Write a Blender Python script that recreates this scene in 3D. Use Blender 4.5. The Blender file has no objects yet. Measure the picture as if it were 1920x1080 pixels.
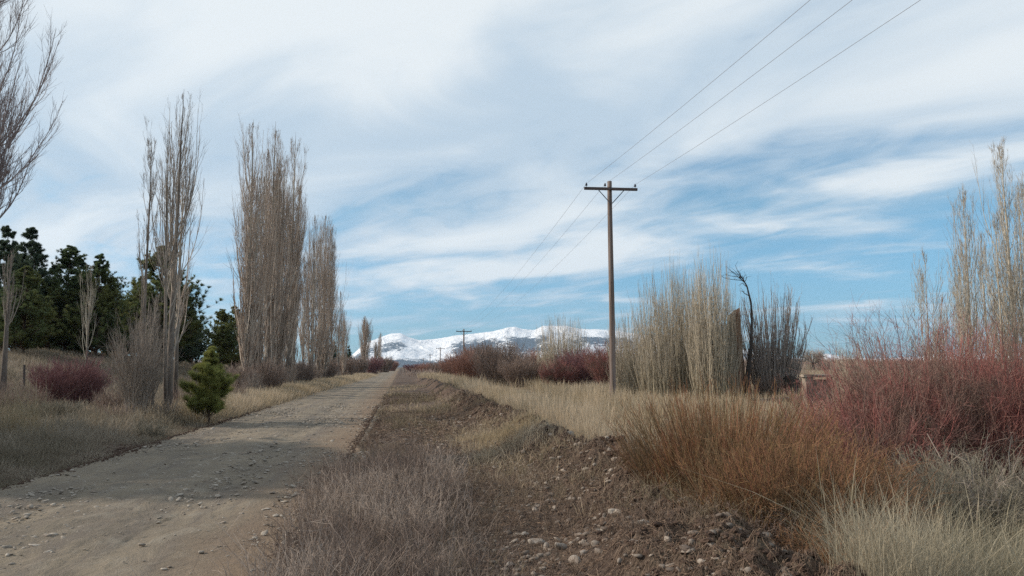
import bpy, math, numpy as np
from mathutils import Vector
R = math.radians
sc = bpy.context.scene
rng = np.random.default_rng(7)

# ------------------------------------------------------------------ camera, sky, sun, exposure
CAM_Z = 1.7
F_PX = 1500.0                                  # focal length in pixels of a 1920 wide frame
YAW, PITCH = R(7.9), math.atan(148 / 1500)
cam_d = bpy.data.cameras.new('camera')
cam_d.sensor_width = 36
cam_d.lens = 36 * F_PX / 1920
cam_d.clip_start, cam_d.clip_end = 0.05, 60000
cam = bpy.data.objects.new('camera', cam_d)
cam.location = (0, 0, CAM_Z)
cam.rotation_euler = (math.pi / 2 + PITCH, 0, -YAW)
sc.collection.objects.link(cam)
sc.camera = cam

SUN_EL, SUN_AZ = R(27), YAW - R(90) + R(3)     # azimuth clockwise from +Y (the road's direction)
world = bpy.data.worlds.new('World')
sc.world = world
world.use_nodes = True
SKY_STR = 0.1


def build_world():
    nt = world.node_tree
    N, Lk = nt.nodes, nt.links
    N.clear()

    def nd(t, **kw):
        n = N.new(t)
        for k, v in kw.items():
            setattr(n, k, v)
        return n

    def math_(op, a, b=None, c=None, clamp=False):
        n = nd('ShaderNodeMath', operation=op, use_clamp=clamp)
        for i, v in enumerate((a, b, c)):
            if v is None:
                continue
            if isinstance(v, (int, float)):
                n.inputs[i].default_value = v
            else:
                Lk.new(v, n.inputs[i])
        return n.outputs[0]

    def mapr(v, a, b, c=0.0, d=1.0, smooth=True):
        n = nd('ShaderNodeMapRange')
        n.interpolation_type = 'SMOOTHSTEP' if smooth else 'LINEAR'
        Lk.new(v, n.inputs[0])
        for i, q in enumerate((a, b, c, d)):
            n.inputs[i + 1].default_value = q
        return n.outputs[0]
    sky = nd('ShaderNodeTexSky', sky_type='NISHITA', sun_disc=False)
    sky.sun_elevation, sky.sun_rotation = SUN_EL, SUN_AZ
    sky.air_density, sky.dust_density, sky.ozone_density = 1.0, 0.3, 1.6
    tc = nd('ShaderNodeTexCoord')
    sep = nd('ShaderNodeSeparateXYZ')
    Lk.new(tc.outputs['Generated'], sep.inputs[0])
    x, y, z = sep.outputs
    zc = math_('MAXIMUM', z, 0.0)
    den = math_('ADD', zc, 0.10)
    u, v = math_('DIVIDE', x, den), math_('DIVIDE', y, den)
    # rotate the plane of the cloud sheet so its bands run a little across the road
    a = R(34)
    ur = math_('ADD', math_('MULTIPLY', u, math.cos(a)), math_('MULTIPLY', v, math.sin(a)))
    vr = math_('SUBTRACT', math_('MULTIPLY', v, math.cos(a)), math_('MULTIPLY', u, math.sin(a)))

    def noise(sx, sy, detail, rough, off=(0, 0), dist=0.0):
        c = nd('ShaderNodeCombineXYZ')
        Lk.new(math_('MULTIPLY_ADD', ur, sx, off[0]), c.inputs[0])
        Lk.new(math_('MULTIPLY_ADD', vr, sy, off[1]), c.inputs[1])
        n = nd('ShaderNodeTexNoise')
        n.inputs['Scale'].default_value = 1.0
        n.inputs['Detail'].default_value = detail
        n.inputs['Roughness'].default_value = rough
        n.inputs['Distortion'].default_value = dist
        Lk.new(c.outputs[0], n.inputs['Vector'])
        return n.outputs[0]
    big = noise(0.55, 0.34, 3, 0.5, (3.1, 1.7), 0.6)
    mid = noise(1.5, 0.85, 5, 0.5, (8.3, 4.2), 0.8)
    fine = noise(4.2, 2.4, 6, 0.55, (1.3, 9.2), 1.0)
    az = math_('ARCTAN2', x, y)                     # 0 along the road, positive to the right
    el = math_('ARCSINE', z)
    # cover: thick overhead and to the left, thin towards the horizon and the right
    cover = mapr(el, R(0), R(17), -0.32, 0.46, False)
    cover = math_('ADD', cover, mapr(az, R(-26), R(12), 0.10, 0.0))
    cover = math_('ADD', cover, mapr(az, R(8), R(30), 0.0, -0.20))
    nsum = math_('ADD', math_('MULTIPLY', big, 0.9), math_('ADD', math_('MULTIPLY', mid, 1.15), math_('MULTIPLY', fine, 0.62)))
    dens = math_('ADD', math_('SUBTRACT', nsum, 1.27), cover)
    amt = mapr(dens, -0.30, 0.30, 0.0, 1.0, True)
    # thin high veil and brightness inside the sheet
    tone = mapr(math_('ADD', math_('MULTIPLY', mid, 0.5), math_('MULTIPLY', big, 0.5)), 0.40, 0.60, 0.0, 1.0)
    ccol = nd('ShaderNodeMix', data_type='RGBA')
    Lk.new(tone, ccol.inputs[0])
    ccol.inputs[6].default_value = (4.7, 5.7, 6.6, 1)
    ccol.inputs[7].default_value = (7.4, 7.8, 7.95, 1)
    tint = nd('ShaderNodeMix', data_type='RGBA', blend_type='MULTIPLY')
    tint.inputs[0].default_value = 1
    Lk.new(sky.outputs[0], tint.inputs[6])
    tc_ = nd('ShaderNodeMix', data_type='RGBA')
    Lk.new(mapr(el, R(0), R(11), 0, 1, False), tc_.inputs[0])
    tc_.inputs[6].default_value = (0.40, 0.76, 1.20, 1)
    tc_.inputs[7].default_value = (0.68, 1.02, 1.10, 1)
    Lk.new(tc_.outputs[2], tint.inputs[7])
    mix = nd('ShaderNodeMix', data_type='RGBA')
    Lk.new(math_('MULTIPLY', amt, 0.94), mix.inputs[0])
    Lk.new(tint.outputs[2], mix.inputs[6])
    Lk.new(ccol.outputs[2], mix.inputs[7])
    bg = nd('ShaderNodeBackground')
    bg.inputs[1].default_value = SKY_STR
    Lk.new(mix.outputs[2], bg.inputs[0])
    out = nd('ShaderNodeOutputWorld')
    Lk.new(bg.outputs[0], out.inputs[0])


build_world()
sun_d = bpy.data.lights.new('sun', 'SUN')
sun_d.energy, sun_d.angle, sun_d.color = 4.2, R(1.0), (1.0, 0.90, 0.77)
sun = bpy.data.objects.new('sun', sun_d)
sdir = Vector((math.sin(SUN_AZ) * math.cos(SUN_EL), math.cos(SUN_AZ) * math.cos(SUN_EL), math.sin(SUN_EL)))
sun.rotation_euler = sdir.to_track_quat('Z', 'Y').to_euler()
sun.location = (-30, 0, 40)
sc.collection.objects.link(sun)
sc.view_settings.view_transform = 'Standard'
sc.view_settings.look = 'None'
sc.view_settings.exposure = 0.26
sc.view_settings.gamma = 1.0
sc.cycles.max_bounces = 5
sc.cycles.diffuse_bounces = 3
sc.cycles.glossy_bounces = 1
sc.cycles.transmission_bounces = 1
sc.cycles.volume_bounces = 0
sc.cycles.use_denoising = False


# ------------------------------------------------------------------ helpers
def at(px, d):
    """ground point seen in photo column px, d metres away along the camera's axis"""
    c = (px - 960) / F_PX * d
    return (math.sin(YAW) * d + math.cos(YAW) * c, math.cos(YAW) * d - math.sin(YAW) * c)


def zof(py, d):
    """height of what the photo shows in row py at distance d"""
    a = math.atan((540 - py) / F_PX) + PITCH
    return CAM_Z + d * math.tan(a)


def smooth(a, b, x):
    t = np.clip((np.asarray(x, float) - a) / (b - a), 0, 1)
    return t * t * (3 - 2 * t)


_perm = np.random.default_rng(3).random((256, 256))


def vnoise(x, y):
    x, y = np.asarray(x, float), np.asarray(y, float)
    xi, yi = np.floor(x).astype(int), np.floor(y).astype(int)
    fx, fy = x - xi, y - yi
    fx, fy = fx * fx * (3 - 2 * fx), fy * fy * (3 - 2 * fy)
    g = lambda i, j: _perm[(xi + i) & 255, (yi + j) & 255]
    return (g(0, 0) * (1 - fx) + g(1, 0) * fx) * (1 - fy) + (g(0, 1) * (1 - fx) + g(1, 1) * fx) * fy


def fbm(x, y, o=4, gain=0.5):
    s, a, f, n = 0, 1.0, 1.0, 0
    for k in range(o):
        s = s + a * (vnoise(x * f + 17.3 * k, y * f + 5.1 * k) - 0.5)
        n += a
        a *= gain
        f *= 2.03
    return s / n * 2


ROAD_L, ROAD_R = -5.45, -0.82


def ridge_x(y):
    return 2.3 + 0.45 * smooth(5, 9.5, y) + 0.12 * np.sin(np.asarray(y) * 0.71)


def H(x, y):
    """height of the ground"""
    x, y = np.asarray(x, float), np.asarray(y, float)
    near = 1 - smooth(60, 140, np.hypot(x, y))
    h = 0.05 * fbm(x * 0.6, y * 0.6, 3) * near + 0.025 * fbm(x * 3, y * 3, 3) * near
    inroad = smooth(ROAD_L - 0.35, ROAD_L + 0.25, x) * (1 - smooth(ROAD_R - 0.3, ROAD_R + 0.35, x))
    # left bank
    ramp = smooth(-8.5, -27, x) * (2.6 - 0.7 * smooth(60, 110, y) - 1.9 * smooth(130, 320, y))
    h = h + ramp + 0.10 * smooth(-5.7, -6.6, x) * near
    h = h + 0.25 * fbm(x * 0.12, y * 0.12, 3) * smooth(-8, -16, x) * near
    # right verge, windrow of graded earth, lower field beyond
    h = h + 0.07 * smooth(ROAD_R - 0.1, ROAD_R + 0.8, x) * near
    w = np.exp(-((x - ridge_x(y)) / 0.62) ** 2) * (0.42 + 0.26 * fbm(x * 0.9 + 3, y * 0.75, 3)) * near
    w = w + np.exp(-((x - ridge_x(y)) / 0.8) ** 2) * 0.34 * np.abs(fbm(x * 2.3, y * 2.3, 4, 0.65)) * near
    h = h + w - 0.22 * smooth(3.4, 5.2, x) * near
    h = h + 0.05 * fbm(x * 1.9 + 9, y * 1.9, 3) * smooth(0.2, 1.6, x) * (1 - smooth(4, 5, x)) * near
    h = h + 2.3 * smooth(45, 75, x) * smooth(110, 170, y) * (1 - smooth(700, 1500, y))
    return h * (1 - inroad) + inroad * (-0.09)


def HF(x, y):
    return float(H(x, y))


def obj(name, me, mat, parent=None):
    o = bpy.data.objects.new(name, me)
    sc.collection.objects.link(o)
    if mat is not None and len(me.materials) == 0:
        me.materials.append(mat)
    if parent is not None:
        o.parent = parent
    return o


def tag(o, label, cat, group=None):
    o['label'] = label
    o['category'] = cat
    if group:
        o['group'] = group
    return o


def thing(name, label, cat, loc, rotz=0.0, group=None):
    o = bpy.data.objects.new(name, None)
    o.empty_display_size = 0.2
    sc.collection.objects.link(o)
    o.location = loc
    o.rotation_euler = (0, 0, rotz)
    return tag(o, label, cat, group)


def dup(root, loc, rotz, label, scale=(1, 1, 1), group=None):
    r = root.copy()
    sc.collection.objects.link(r)
    r.location, r.rotation_euler, r.scale = loc, (0, 0, rotz), scale
    r['label'] = label
    if group:
        r['group'] = group
    for ch in list(root.children):
        c = ch.copy()
        sc.collection.objects.link(c)
        c.parent = r
        for g in ch.children:
            e = g.copy()
            sc.collection.objects.link(e)
            e.parent = c
    return r


def mesh_np(name, V, F, var=None, smooth_=False):
    """V (n,3), F (m,k) with k = 3 or 4, or a list of such blocks; var (n,3) -> colour attribute"""
    Fs = F if isinstance(F, list) else [F]
    me = bpy.data.meshes.new(name)
    V = np.ascontiguousarray(V, np.float32)
    me.vertices.add(len(V))
    me.vertices.foreach_set('co', V.ravel())
    nl = sum(f.size for f in Fs)
    npoly = sum(len(f) for f in Fs)
    me.loops.add(nl)
    me.polygons.add(npoly)
    me.loops.foreach_set('vertex_index', np.concatenate([f.ravel() for f in Fs]).astype(np.int32))
    tot = np.concatenate([np.full(len(f), f.shape[1], np.int32) for f in Fs])
    start = np.concatenate([[0], np.cumsum(tot)[:-1]]).astype(np.int32)
    me.polygons.foreach_set('loop_start', start)
    me.polygons.foreach_set('loop_total', tot)
    me.polygons.foreach_set('use_smooth', np.full(npoly, smooth_, bool))
    if var is not None:
        at_ = me.attributes.new('var', 'FLOAT_COLOR', 'POINT')
        c = np.ones((len(V), 4), np.float32)
        c[:, :var.shape[1]] = var
        at_.data.foreach_set('color', c.ravel())
    me.update()
    me.validate()
    return me


def nrm(v):
    return v / np.maximum(np.linalg.norm(v, axis=-1, keepdims=True), 1e-9)


class Geo:
    """collects tubes and blades, then makes one mesh of them"""

    def __init__(s):
        s.V, s.Q, s.T, s.C, s.n = [], [], [], [], 0

    def add(s, V, F, C):
        (s.Q if F.shape[1] == 4 else s.T).append(F + s.n)
        s.V.append(V)
        s.C.append(C)
        s.n += len(V)

    def tubes(s, P, Rr, sides=3, r=None, lev=0.0, cap=False):
        N, K, _ = P.shape
        if N == 0:
            return
        T = nrm(np.gradient(P, axis=1))
        a0 = r.random(N) * 6.283
        ref = np.stack([np.cos(a0), np.sin(a0), 0.05 + 0 * a0], -1)[:, None, :]
        A = nrm(np.cross(T, np.broadcast_to(ref, T.shape)))
        B = np.cross(T, A)
        ang = np.arange(sides) / sides * 2 * np.pi
        V = P[:, :, None, :] + Rr[:, :, None, None] * (np.cos(ang)[None, None, :, None] * A[:, :, None, :] + np.sin(ang)[None, None, :, None] * B[:, :, None, :])
        idx = np.arange(N * K * sides).reshape(N, K, sides)
        a = idx[:, :-1, :]
        b = np.roll(idx, -1, 2)[:, :-1, :]
        c = np.roll(idx, -1, 2)[:, 1:, :]
        d = idx[:, 1:, :]
        F = np.stack([a, b, c, d], -1).reshape(-1, 4)
        C = np.zeros((N, K, sides, 3), np.float32)
        C[..., 0] = r.random(N)[:, None, None]
        C[..., 1] = np.linspace(0, 1, K)[None, :, None]
        C[..., 2] = lev
        s.add(V.reshape(-1, 3), F, C.reshape(-1, 3))
        if cap:
            base = s.n - N * K * sides
            for end in (0, K - 1):
                ring = idx[:, end, :] + base
                if sides == 4:
                    s.Q.append(ring)
                elif sides == 3:
                    s.T.append(ring)
                else:
                    for q in range(1, sides - 1):
                        s.T.append(np.stack([ring[:, 0], ring[:, q], ring[:, q + 1]], -1))

    def blades(s, P, W, r, lev=0.0):
        """flat tapering leaves: P (N,K,3) centre line, W (N,K) half width; last point is the tip"""
        N, K, _ = P.shape
        a0 = r.random(N) * 6.283
        side = np.stack([np.cos(a0), np.sin(a0), 0 * a0], -1)[:, None, :]
        L_ = P[:, :-1] - side * W[:, :-1, None]
        R_ = P[:, :-1] + side * W[:, :-1, None]
        V = np.concatenate([np.stack([L_, R_], 2).reshape(N, -1, 3), P[:, -1:]], 1)
        m = 2 * (K - 1) + 1
        idx = np.arange(N * m).reshape(N, m)
        C = np.zeros((N, m, 3), np.float32)
        C[..., 0] = r.random(N)[:, None]
        t = np.concatenate([np.repeat(np.arange(K - 1), 2), [K - 1]]) / (K - 1)
        C[..., 1] = t[None]
        C[..., 2] = lev
        base = s.n
        s.V.append(V.reshape(-1, 3))
        s.C.append(C.reshape(-1, 3))
        s.n += N * m
        for k in range(K - 2):
            s.Q.append(np.stack([idx[:, 2 * k], idx[:, 2 * k + 1], idx[:, 2 * k + 3], idx[:, 2 * k + 2]], -1) + base)
        s.T.append(np.stack([idx[:, m - 3], idx[:, m - 2], idx[:, m - 1]], -1) + base)

    def mesh(s, name, smooth_=False):
        F = []
        if s.Q:
            F.append(np.concatenate(s.Q))
        if s.T:
            F.append(np.concatenate(s.T))
        return mesh_np(name, np.concatenate(s.V), F, np.concatenate(s.C), smooth_)

    def build(s, name, mat, parent=None, smooth_=False):
        return obj(name, s.mesh(name, smooth_), mat, parent)


def sample(P, Rr, i, t):
    K = P.shape[1]
    f = np.clip(t, 0, 0.999) * (K - 1)
    k = f.astype(int)
    w = (f - k)[:, None]
    p = P[i, k] * (1 - w) + P[i, k + 1] * w
    d = nrm(P[i, k + 1] - P[i, k])
    q = Rr[i, k] * (1 - w[:, 0]) + Rr[i, k + 1] * w[:, 0]
    return p, d, q


def sprout(P, Rr, n, t0, t1, ang, length, r, up=0.15, wob=0.1, K=4, ratio=0.6, rmin=0.002, rtip=0.5, tiers=0, tpow=1.0):
    """n side shoots on every axis of P; ang (lo, hi) degrees off the parent, length f(i, t) -> metres"""
    N = P.shape[0]
    i = np.repeat(np.arange(N), n)
    M = len(i)
    t = t0 + (t1 - t0) * r.random(M) ** tpow
    if tiers:
        t = np.clip((np.round(t * tiers) + r.normal(0, 0.09, M)) / tiers, 0.02, 0.985)
    p, d, q = sample(P, Rr, i, t)
    L_ = length(i, t) * r.uniform(0.6, 1.15, M)
    rv = nrm(r.normal(size=(M, 3)))
    perp = nrm(np.cross(d, rv))
    a = np.radians(r.uniform(ang[0], ang[1], M))[:, None]
    dd = d * np.cos(a) + perp * np.sin(a)
    out = np.zeros((M, K + 1, 3))
    out[:, 0] = p
    for k in range(K):
        dd = nrm(dd + np.array([0, 0, up]) + r.normal(size=(M, 3)) * wob)
        out[:, k + 1] = out[:, k] + dd * (L_ / K)[:, None]
    r0 = np.maximum(q * ratio, rmin)
    rad = r0[:, None] * np.linspace(1, rtip, K + 1)[None]
    rad = np.maximum(rad, rmin * rtip)
    return out, rad, i, t


def plen(P):
    return np.linalg.norm(np.diff(P, axis=1), axis=2).sum(1)


# ------------------------------------------------------------------ materials
def new_mat(name):
    m = bpy.data.materials.new(name)
    m.use_nodes = True
    nt = m.node_tree
    b = nt.nodes['Principled BSDF']
    b.inputs['Roughness'].default_value = 0.9
    b.inputs['Specular IOR Level'].default_value = 0.2
    return m, nt, b


def n_noise(nt, scale, detail=4, rough=0.6, vec=None, dist=0.0):
    n = nt.nodes.new('ShaderNodeTexNoise')
    n.inputs['Scale'].default_value = scale
    n.inputs['Detail'].default_value = detail
    n.inputs['Roughness'].default_value = rough
    n.inputs['Distortion'].default_value = dist
    if vec is not None:
        nt.links.new(vec, n.inputs['Vector'])
    return n.outputs[0]


def n_range(nt, v, a, b, c=0.0, d=1.0):
    n = nt.nodes.new('ShaderNodeMapRange')
    n.interpolation_type = 'SMOOTHSTEP'
    nt.links.new(v, n.inputs[0])
    for k, q in enumerate((a, b, c, d)):
        n.inputs[k + 1].default_value = q
    return n.outputs[0]


def n_mix(nt, f, a, b, mode='MIX'):
    n = nt.nodes.new('ShaderNodeMix')
    n.data_type = 'RGBA'
    n.blend_type = mode
    for s, v in ((0, f), (6, a), (7, b)):
        if isinstance(v, (int, float)):
            n.inputs[s].default_value = v
        elif isinstance(v, tuple):
            n.inputs[s].default_value = (*v, 1)
        else:
            nt.links.new(v, n.inputs[s])
    return n.outputs[2]


def n_math(nt, op, a, b=0.0, clamp=False):
    n = nt.nodes.new('ShaderNodeMath')
    n.operation = op
    n.use_clamp = clamp
    for s, v in enumerate((a, b)):
        if isinstance(v, (int, float)):
            n.inputs[s].default_value = v
        else:
            nt.links.new(v, n.inputs[s])
    return n.outputs[0]


def n_pos(nt):
    return nt.nodes.new('ShaderNodeNewGeometry').outputs['Position']


def n_map(nt, vec, scale):
    m = nt.nodes.new('ShaderNodeMapping')
    nt.links.new(vec, m.inputs[0])
    m.inputs['Scale'].default_value = scale
    return m.outputs[0]


def n_bump(nt, b, h, strength, dist):
    n = nt.nodes.new('ShaderNodeBump')
    n.inputs['Strength'].default_value = strength
    n.inputs['Distance'].default_value = dist
    nt.links.new(h, n.inputs['Height'])
    nt.links.new(n.outputs[0], b.inputs['Normal'])


def translucent(m, amt=0.35):
    nt = m.node_tree
    b = nt.nodes['Principled BSDF']
    tr = nt.nodes.new('ShaderNodeBsdfTranslucent')
    mx = nt.nodes.new('ShaderNodeMixShader')
    mx.inputs[0].default_value = amt
    src = b.inputs['Base Color'].links[0].from_socket
    nt.links.new(src, tr.inputs['Color'])
    nt.links.new(b.outputs[0], mx.inputs[1])
    nt.links.new(tr.outputs[0], mx.inputs[2])
    nt.links.new(mx.outputs[0], nt.nodes['Material Output'].inputs[0])


def twig_mat(name, c1, c2, tip=None, tip_amt=0.8, patch=None, thick=None):
    """stems: c1/c2 mixed per stem, tip colour towards the ends of the shoots"""
    m, nt, b = new_mat(name)
    a = nt.nodes.new('ShaderNodeAttribute')
    a.attribute_name = 'var'
    s = nt.nodes.new('ShaderNodeSeparateColor')
    nt.links.new(a.outputs['Color'], s.inputs[0])
    col = n_mix(nt, s.outputs[0], c1, c2)
    if thick:                                        # thick branches painted paler, a sunlit look put into the colour
        col = n_mix(nt, n_range(nt, s.outputs[2], 0.25, 0.5, 0.75, 0), col, thick)
    if tip:
        col = n_mix(nt, n_math(nt, 'MULTIPLY', s.outputs[1], tip_amt), col, tip)
    if patch:
        pn = n_range(nt, n_noise(nt, patch[1], 2, 0.5, n_pos(nt)), 0.42, 0.62)
        col = n_mix(nt, pn, col, patch[0])
    nt.links.new(col, b.inputs['Base Color'])
    return m


def bark_mat(name, c1, c2, c3, scale=(14, 14, 3), low=None):
    m, nt, b = new_mat(name)
    tc = nt.nodes.new('ShaderNodeTexCoord').outputs['Object']
    v = n_map(nt, tc, scale)
    n1 = n_noise(nt, 1.0, 6, 0.65, v, 0.6)
    n2 = n_noise(nt, 0.35, 3, 0.5, v)
    col = n_mix(nt, n_range(nt, n1, 0.35, 0.65), c1, c2)
    col = n_mix(nt, n_range(nt, n2, 0.45, 0.7), col, c3)
    if low:                                           # darker rough bark on the butt of the trunk
        sp = nt.nodes.new('ShaderNodeSeparateXYZ')
        nt.links.new(tc, sp.inputs[0])
        z = n_math(nt, 'ADD', sp.outputs[2], n_math(nt, 'MULTIPLY', n2, 2.0))
        col = n_mix(nt, n_range(nt, z, low[1], low[2], 1, 0), col, low[0])
    nt.links.new(col, b.inputs['Base Color'])
    n_bump(nt, b, n1, 0.6, 0.03)
    return m


M = {}
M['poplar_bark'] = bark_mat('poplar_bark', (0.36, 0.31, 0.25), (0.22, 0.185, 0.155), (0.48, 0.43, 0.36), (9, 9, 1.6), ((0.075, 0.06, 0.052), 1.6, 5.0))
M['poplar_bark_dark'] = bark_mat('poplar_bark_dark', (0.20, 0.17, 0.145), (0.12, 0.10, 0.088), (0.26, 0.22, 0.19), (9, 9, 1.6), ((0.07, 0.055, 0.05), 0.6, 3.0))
M['poplar_twig'] = twig_mat('poplar_twig', (0.40, 0.32, 0.26), (0.22, 0.17, 0.14), (0.34, 0.26, 0.205), 0.7, None, (0.60, 0.52, 0.44))
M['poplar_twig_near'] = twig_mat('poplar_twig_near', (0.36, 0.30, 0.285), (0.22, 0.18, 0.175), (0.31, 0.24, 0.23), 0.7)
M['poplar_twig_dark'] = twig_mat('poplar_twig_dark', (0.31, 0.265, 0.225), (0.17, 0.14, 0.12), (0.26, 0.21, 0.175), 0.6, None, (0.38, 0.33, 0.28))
M['sapling_twig'] = twig_mat('sapling_twig', (0.42, 0.37, 0.30), (0.26, 0.22, 0.18), (0.34, 0.29, 0.23), 0.6, None, (0.50, 0.46, 0.38))
M['sucker_twig'] = twig_mat('sucker_twig', (0.40, 0.35, 0.25), (0.21, 0.175, 0.12), (0.45, 0.39, 0.32), 0.85)
M['thicket_dark'] = twig_mat('thicket_dark', (0.30, 0.26, 0.225), (0.16, 0.135, 0.125), (0.32, 0.275, 0.25), 0.7)
M['red_twig'] = twig_mat('red_twig', (0.30, 0.17, 0.14), (0.10, 0.058, 0.05), (0.33, 0.108, 0.10), 0.85, ((0.20, 0.135, 0.11), 1.6))
M['rust_twig'] = twig_mat('rust_twig', (0.36, 0.21, 0.16), (0.21, 0.125, 0.10), (0.38, 0.21, 0.165), 0.7)
M['wine_twig'] = twig_mat('wine_twig', (0.24, 0.125, 0.125), (0.13, 0.075, 0.075), (0.26, 0.13, 0.13), 0.8)
M['brown_twig'] = twig_mat('brown_twig', (0.30, 0.225, 0.185), (0.16, 0.12, 0.10), (0.32, 0.24, 0.20), 0.7)
M['orange_twig'] = twig_mat('orange_twig', (0.235, 0.165, 0.055), (0.10, 0.08, 0.036), (0.275, 0.115, 0.078), 0.9, ((0.145, 0.10, 0.055), 2.2))
M['russet_twig'] = twig_mat('russet_twig', (0.22, 0.135, 0.065), (0.075, 0.052, 0.032), (0.25, 0.125, 0.075), 0.8)
M['grey_twig'] = twig_mat('grey_twig', (0.24, 0.22, 0.17), (0.15, 0.13, 0.10), (0.24, 0.21, 0.16), 0.6)
M['weed'] = twig_mat('weed', (0.31, 0.245, 0.20), (0.11, 0.083, 0.068), (0.42, 0.345, 0.29), 0.8, ((0.16, 0.12, 0.10), 0.9))
M['tan_grass'] = twig_mat('tan_grass', (0.46, 0.365, 0.255), (0.28, 0.21, 0.145), (0.54, 0.45, 0.335), 0.7, ((0.35, 0.275, 0.175), 0.35))
M['pale_grass'] = twig_mat('pale_grass', (0.42, 0.36, 0.26), (0.20, 0.165, 0.115), (0.50, 0.44, 0.33), 0.7, ((0.27, 0.235, 0.16), 0.9))
M['verge_grass'] = twig_mat('verge_grass', (0.31, 0.26, 0.20), (0.15, 0.12, 0.095), (0.38, 0.325, 0.255), 0.7, ((0.20, 0.17, 0.125), 0.5))
M['short_weed'] = twig_mat('short_weed', (0.18, 0.13, 0.10), (0.09, 0.065, 0.052), (0.27, 0.20, 0.15), 0.6, ((0.19, 0.155, 0.10), 0.45))
M['litter'] = twig_mat('litter', (0.25, 0.175, 0.125), (0.07, 0.047, 0.036))
M['needles'] = twig_mat('needles', (0.12, 0.16, 0.075), (0.07, 0.10, 0.055), (0.17, 0.21, 0.09), 0.6, ((0.19, 0.20, 0.075), 0.25))
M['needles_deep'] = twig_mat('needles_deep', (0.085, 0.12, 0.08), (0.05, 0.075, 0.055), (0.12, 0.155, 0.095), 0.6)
M['needles_young'] = twig_mat('needles_young', (0.25, 0.27, 0.085), (0.14, 0.16, 0.055), (0.34, 0.34, 0.11), 0.7)
for k_ in ('needles', 'needles_deep', 'needles_young', 'tan_grass', 'pale_grass', 'verge_grass'):
    translucent(M[k_], 0.35)
M['pine_bark'] = bark_mat('pine_bark', (0.11, 0.075, 0.055), (0.06, 0.045, 0.038), (0.15, 0.11, 0.085), (8, 8, 2))
M['dead_wood'] = bark_mat('dead_wood', (0.21, 0.13, 0.085), (0.11, 0.065, 0.045), (0.25, 0.17, 0.12), (5, 5, 0.8))
M['dark_wood'] = bark_mat('dark_wood', (0.055, 0.045, 0.04), (0.03, 0.025, 0.022), (0.09, 0.08, 0.075), (7, 7, 2))
M['pole_wood'] = bark_mat('pole_wood', (0.19, 0.145, 0.125), (0.08, 0.06, 0.053), (0.24, 0.19, 0.17), (26, 26, 0.8))
M['arm_wood'] = bark_mat('arm_wood', (0.10, 0.075, 0.07), (0.065, 0.05, 0.048), (0.14, 0.105, 0.095), (2, 20, 20))
M['post_wood'] = bark_mat('post_wood', (0.12, 0.10, 0.09), (0.07, 0.06, 0.055), (0.17, 0.15, 0.13), (20, 20, 2))


def plain(name, c, rough=0.5, metal=0.0):
    m, nt, b = new_mat(name)
    n = n_noise(nt, 30, 3, 0.6, n_pos(nt))
    nt.links.new(n_mix(nt, n, tuple(q * 0.8 for q in c), tuple(q * 1.2 for q in c)), b.inputs['Base Color'])
    b.inputs['Roughness'].default_value = rough
    b.inputs['Metallic'].default_value = metal
    return m


M['steel'] = plain('galvanised_steel', (0.10, 0.11, 0.12), 0.6, 0.3)
M['porcelain'] = plain('brown_porcelain', (0.035, 0.04, 0.06), 0.25)
M['cable'] = plain('cable', (0.22, 0.22, 0.24), 0.6)
M['fence_wire'] = plain('fence_wire', (0.16, 0.14, 0.13), 0.6)
M['masonry'] = bark_mat('masonry', (0.24, 0.20, 0.16), (0.13, 0.105, 0.085), (0.32, 0.27, 0.22), (4, 4, 4))


def stone_mat(name, c1, c2):
    m, nt, b = new_mat(name)
    a = nt.nodes.new('ShaderNodeAttribute')
    a.attribute_name = 'var'
    s = nt.nodes.new('ShaderNodeSeparateColor')
    nt.links.new(a.outputs['Color'], s.inputs[0])
    n = n_noise(nt, 28, 5, 0.65, n_pos(nt))
    n2 = n_noise(nt, 7, 3, 0.5, n_pos(nt))
    col = n_mix(nt, s.outputs[0], c1, c2)
    col = n_mix(nt, n_range(nt, n, 0.3, 0.7, 0, 0.5), col, (0.13, 0.11, 0.095))
    col = n_mix(nt, n_range(nt, n2, 0.5, 0.7, 0, 0.5), col, (0.17, 0.12, 0.09))
    nt.links.new(col, b.inputs['Base Color'])
    n_bump(nt, b, n, 0.5, 0.01)
    return m


M['stone'] = stone_mat('stone', (0.36, 0.32, 0.275), (0.22, 0.19, 0.165))
M['gravel'] = stone_mat('gravel', (0.34, 0.285, 0.235), (0.09, 0.068, 0.055))
M['road_stone'] = stone_mat('road_stone', (0.42, 0.37, 0.31), (0.24, 0.205, 0.17))


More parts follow.
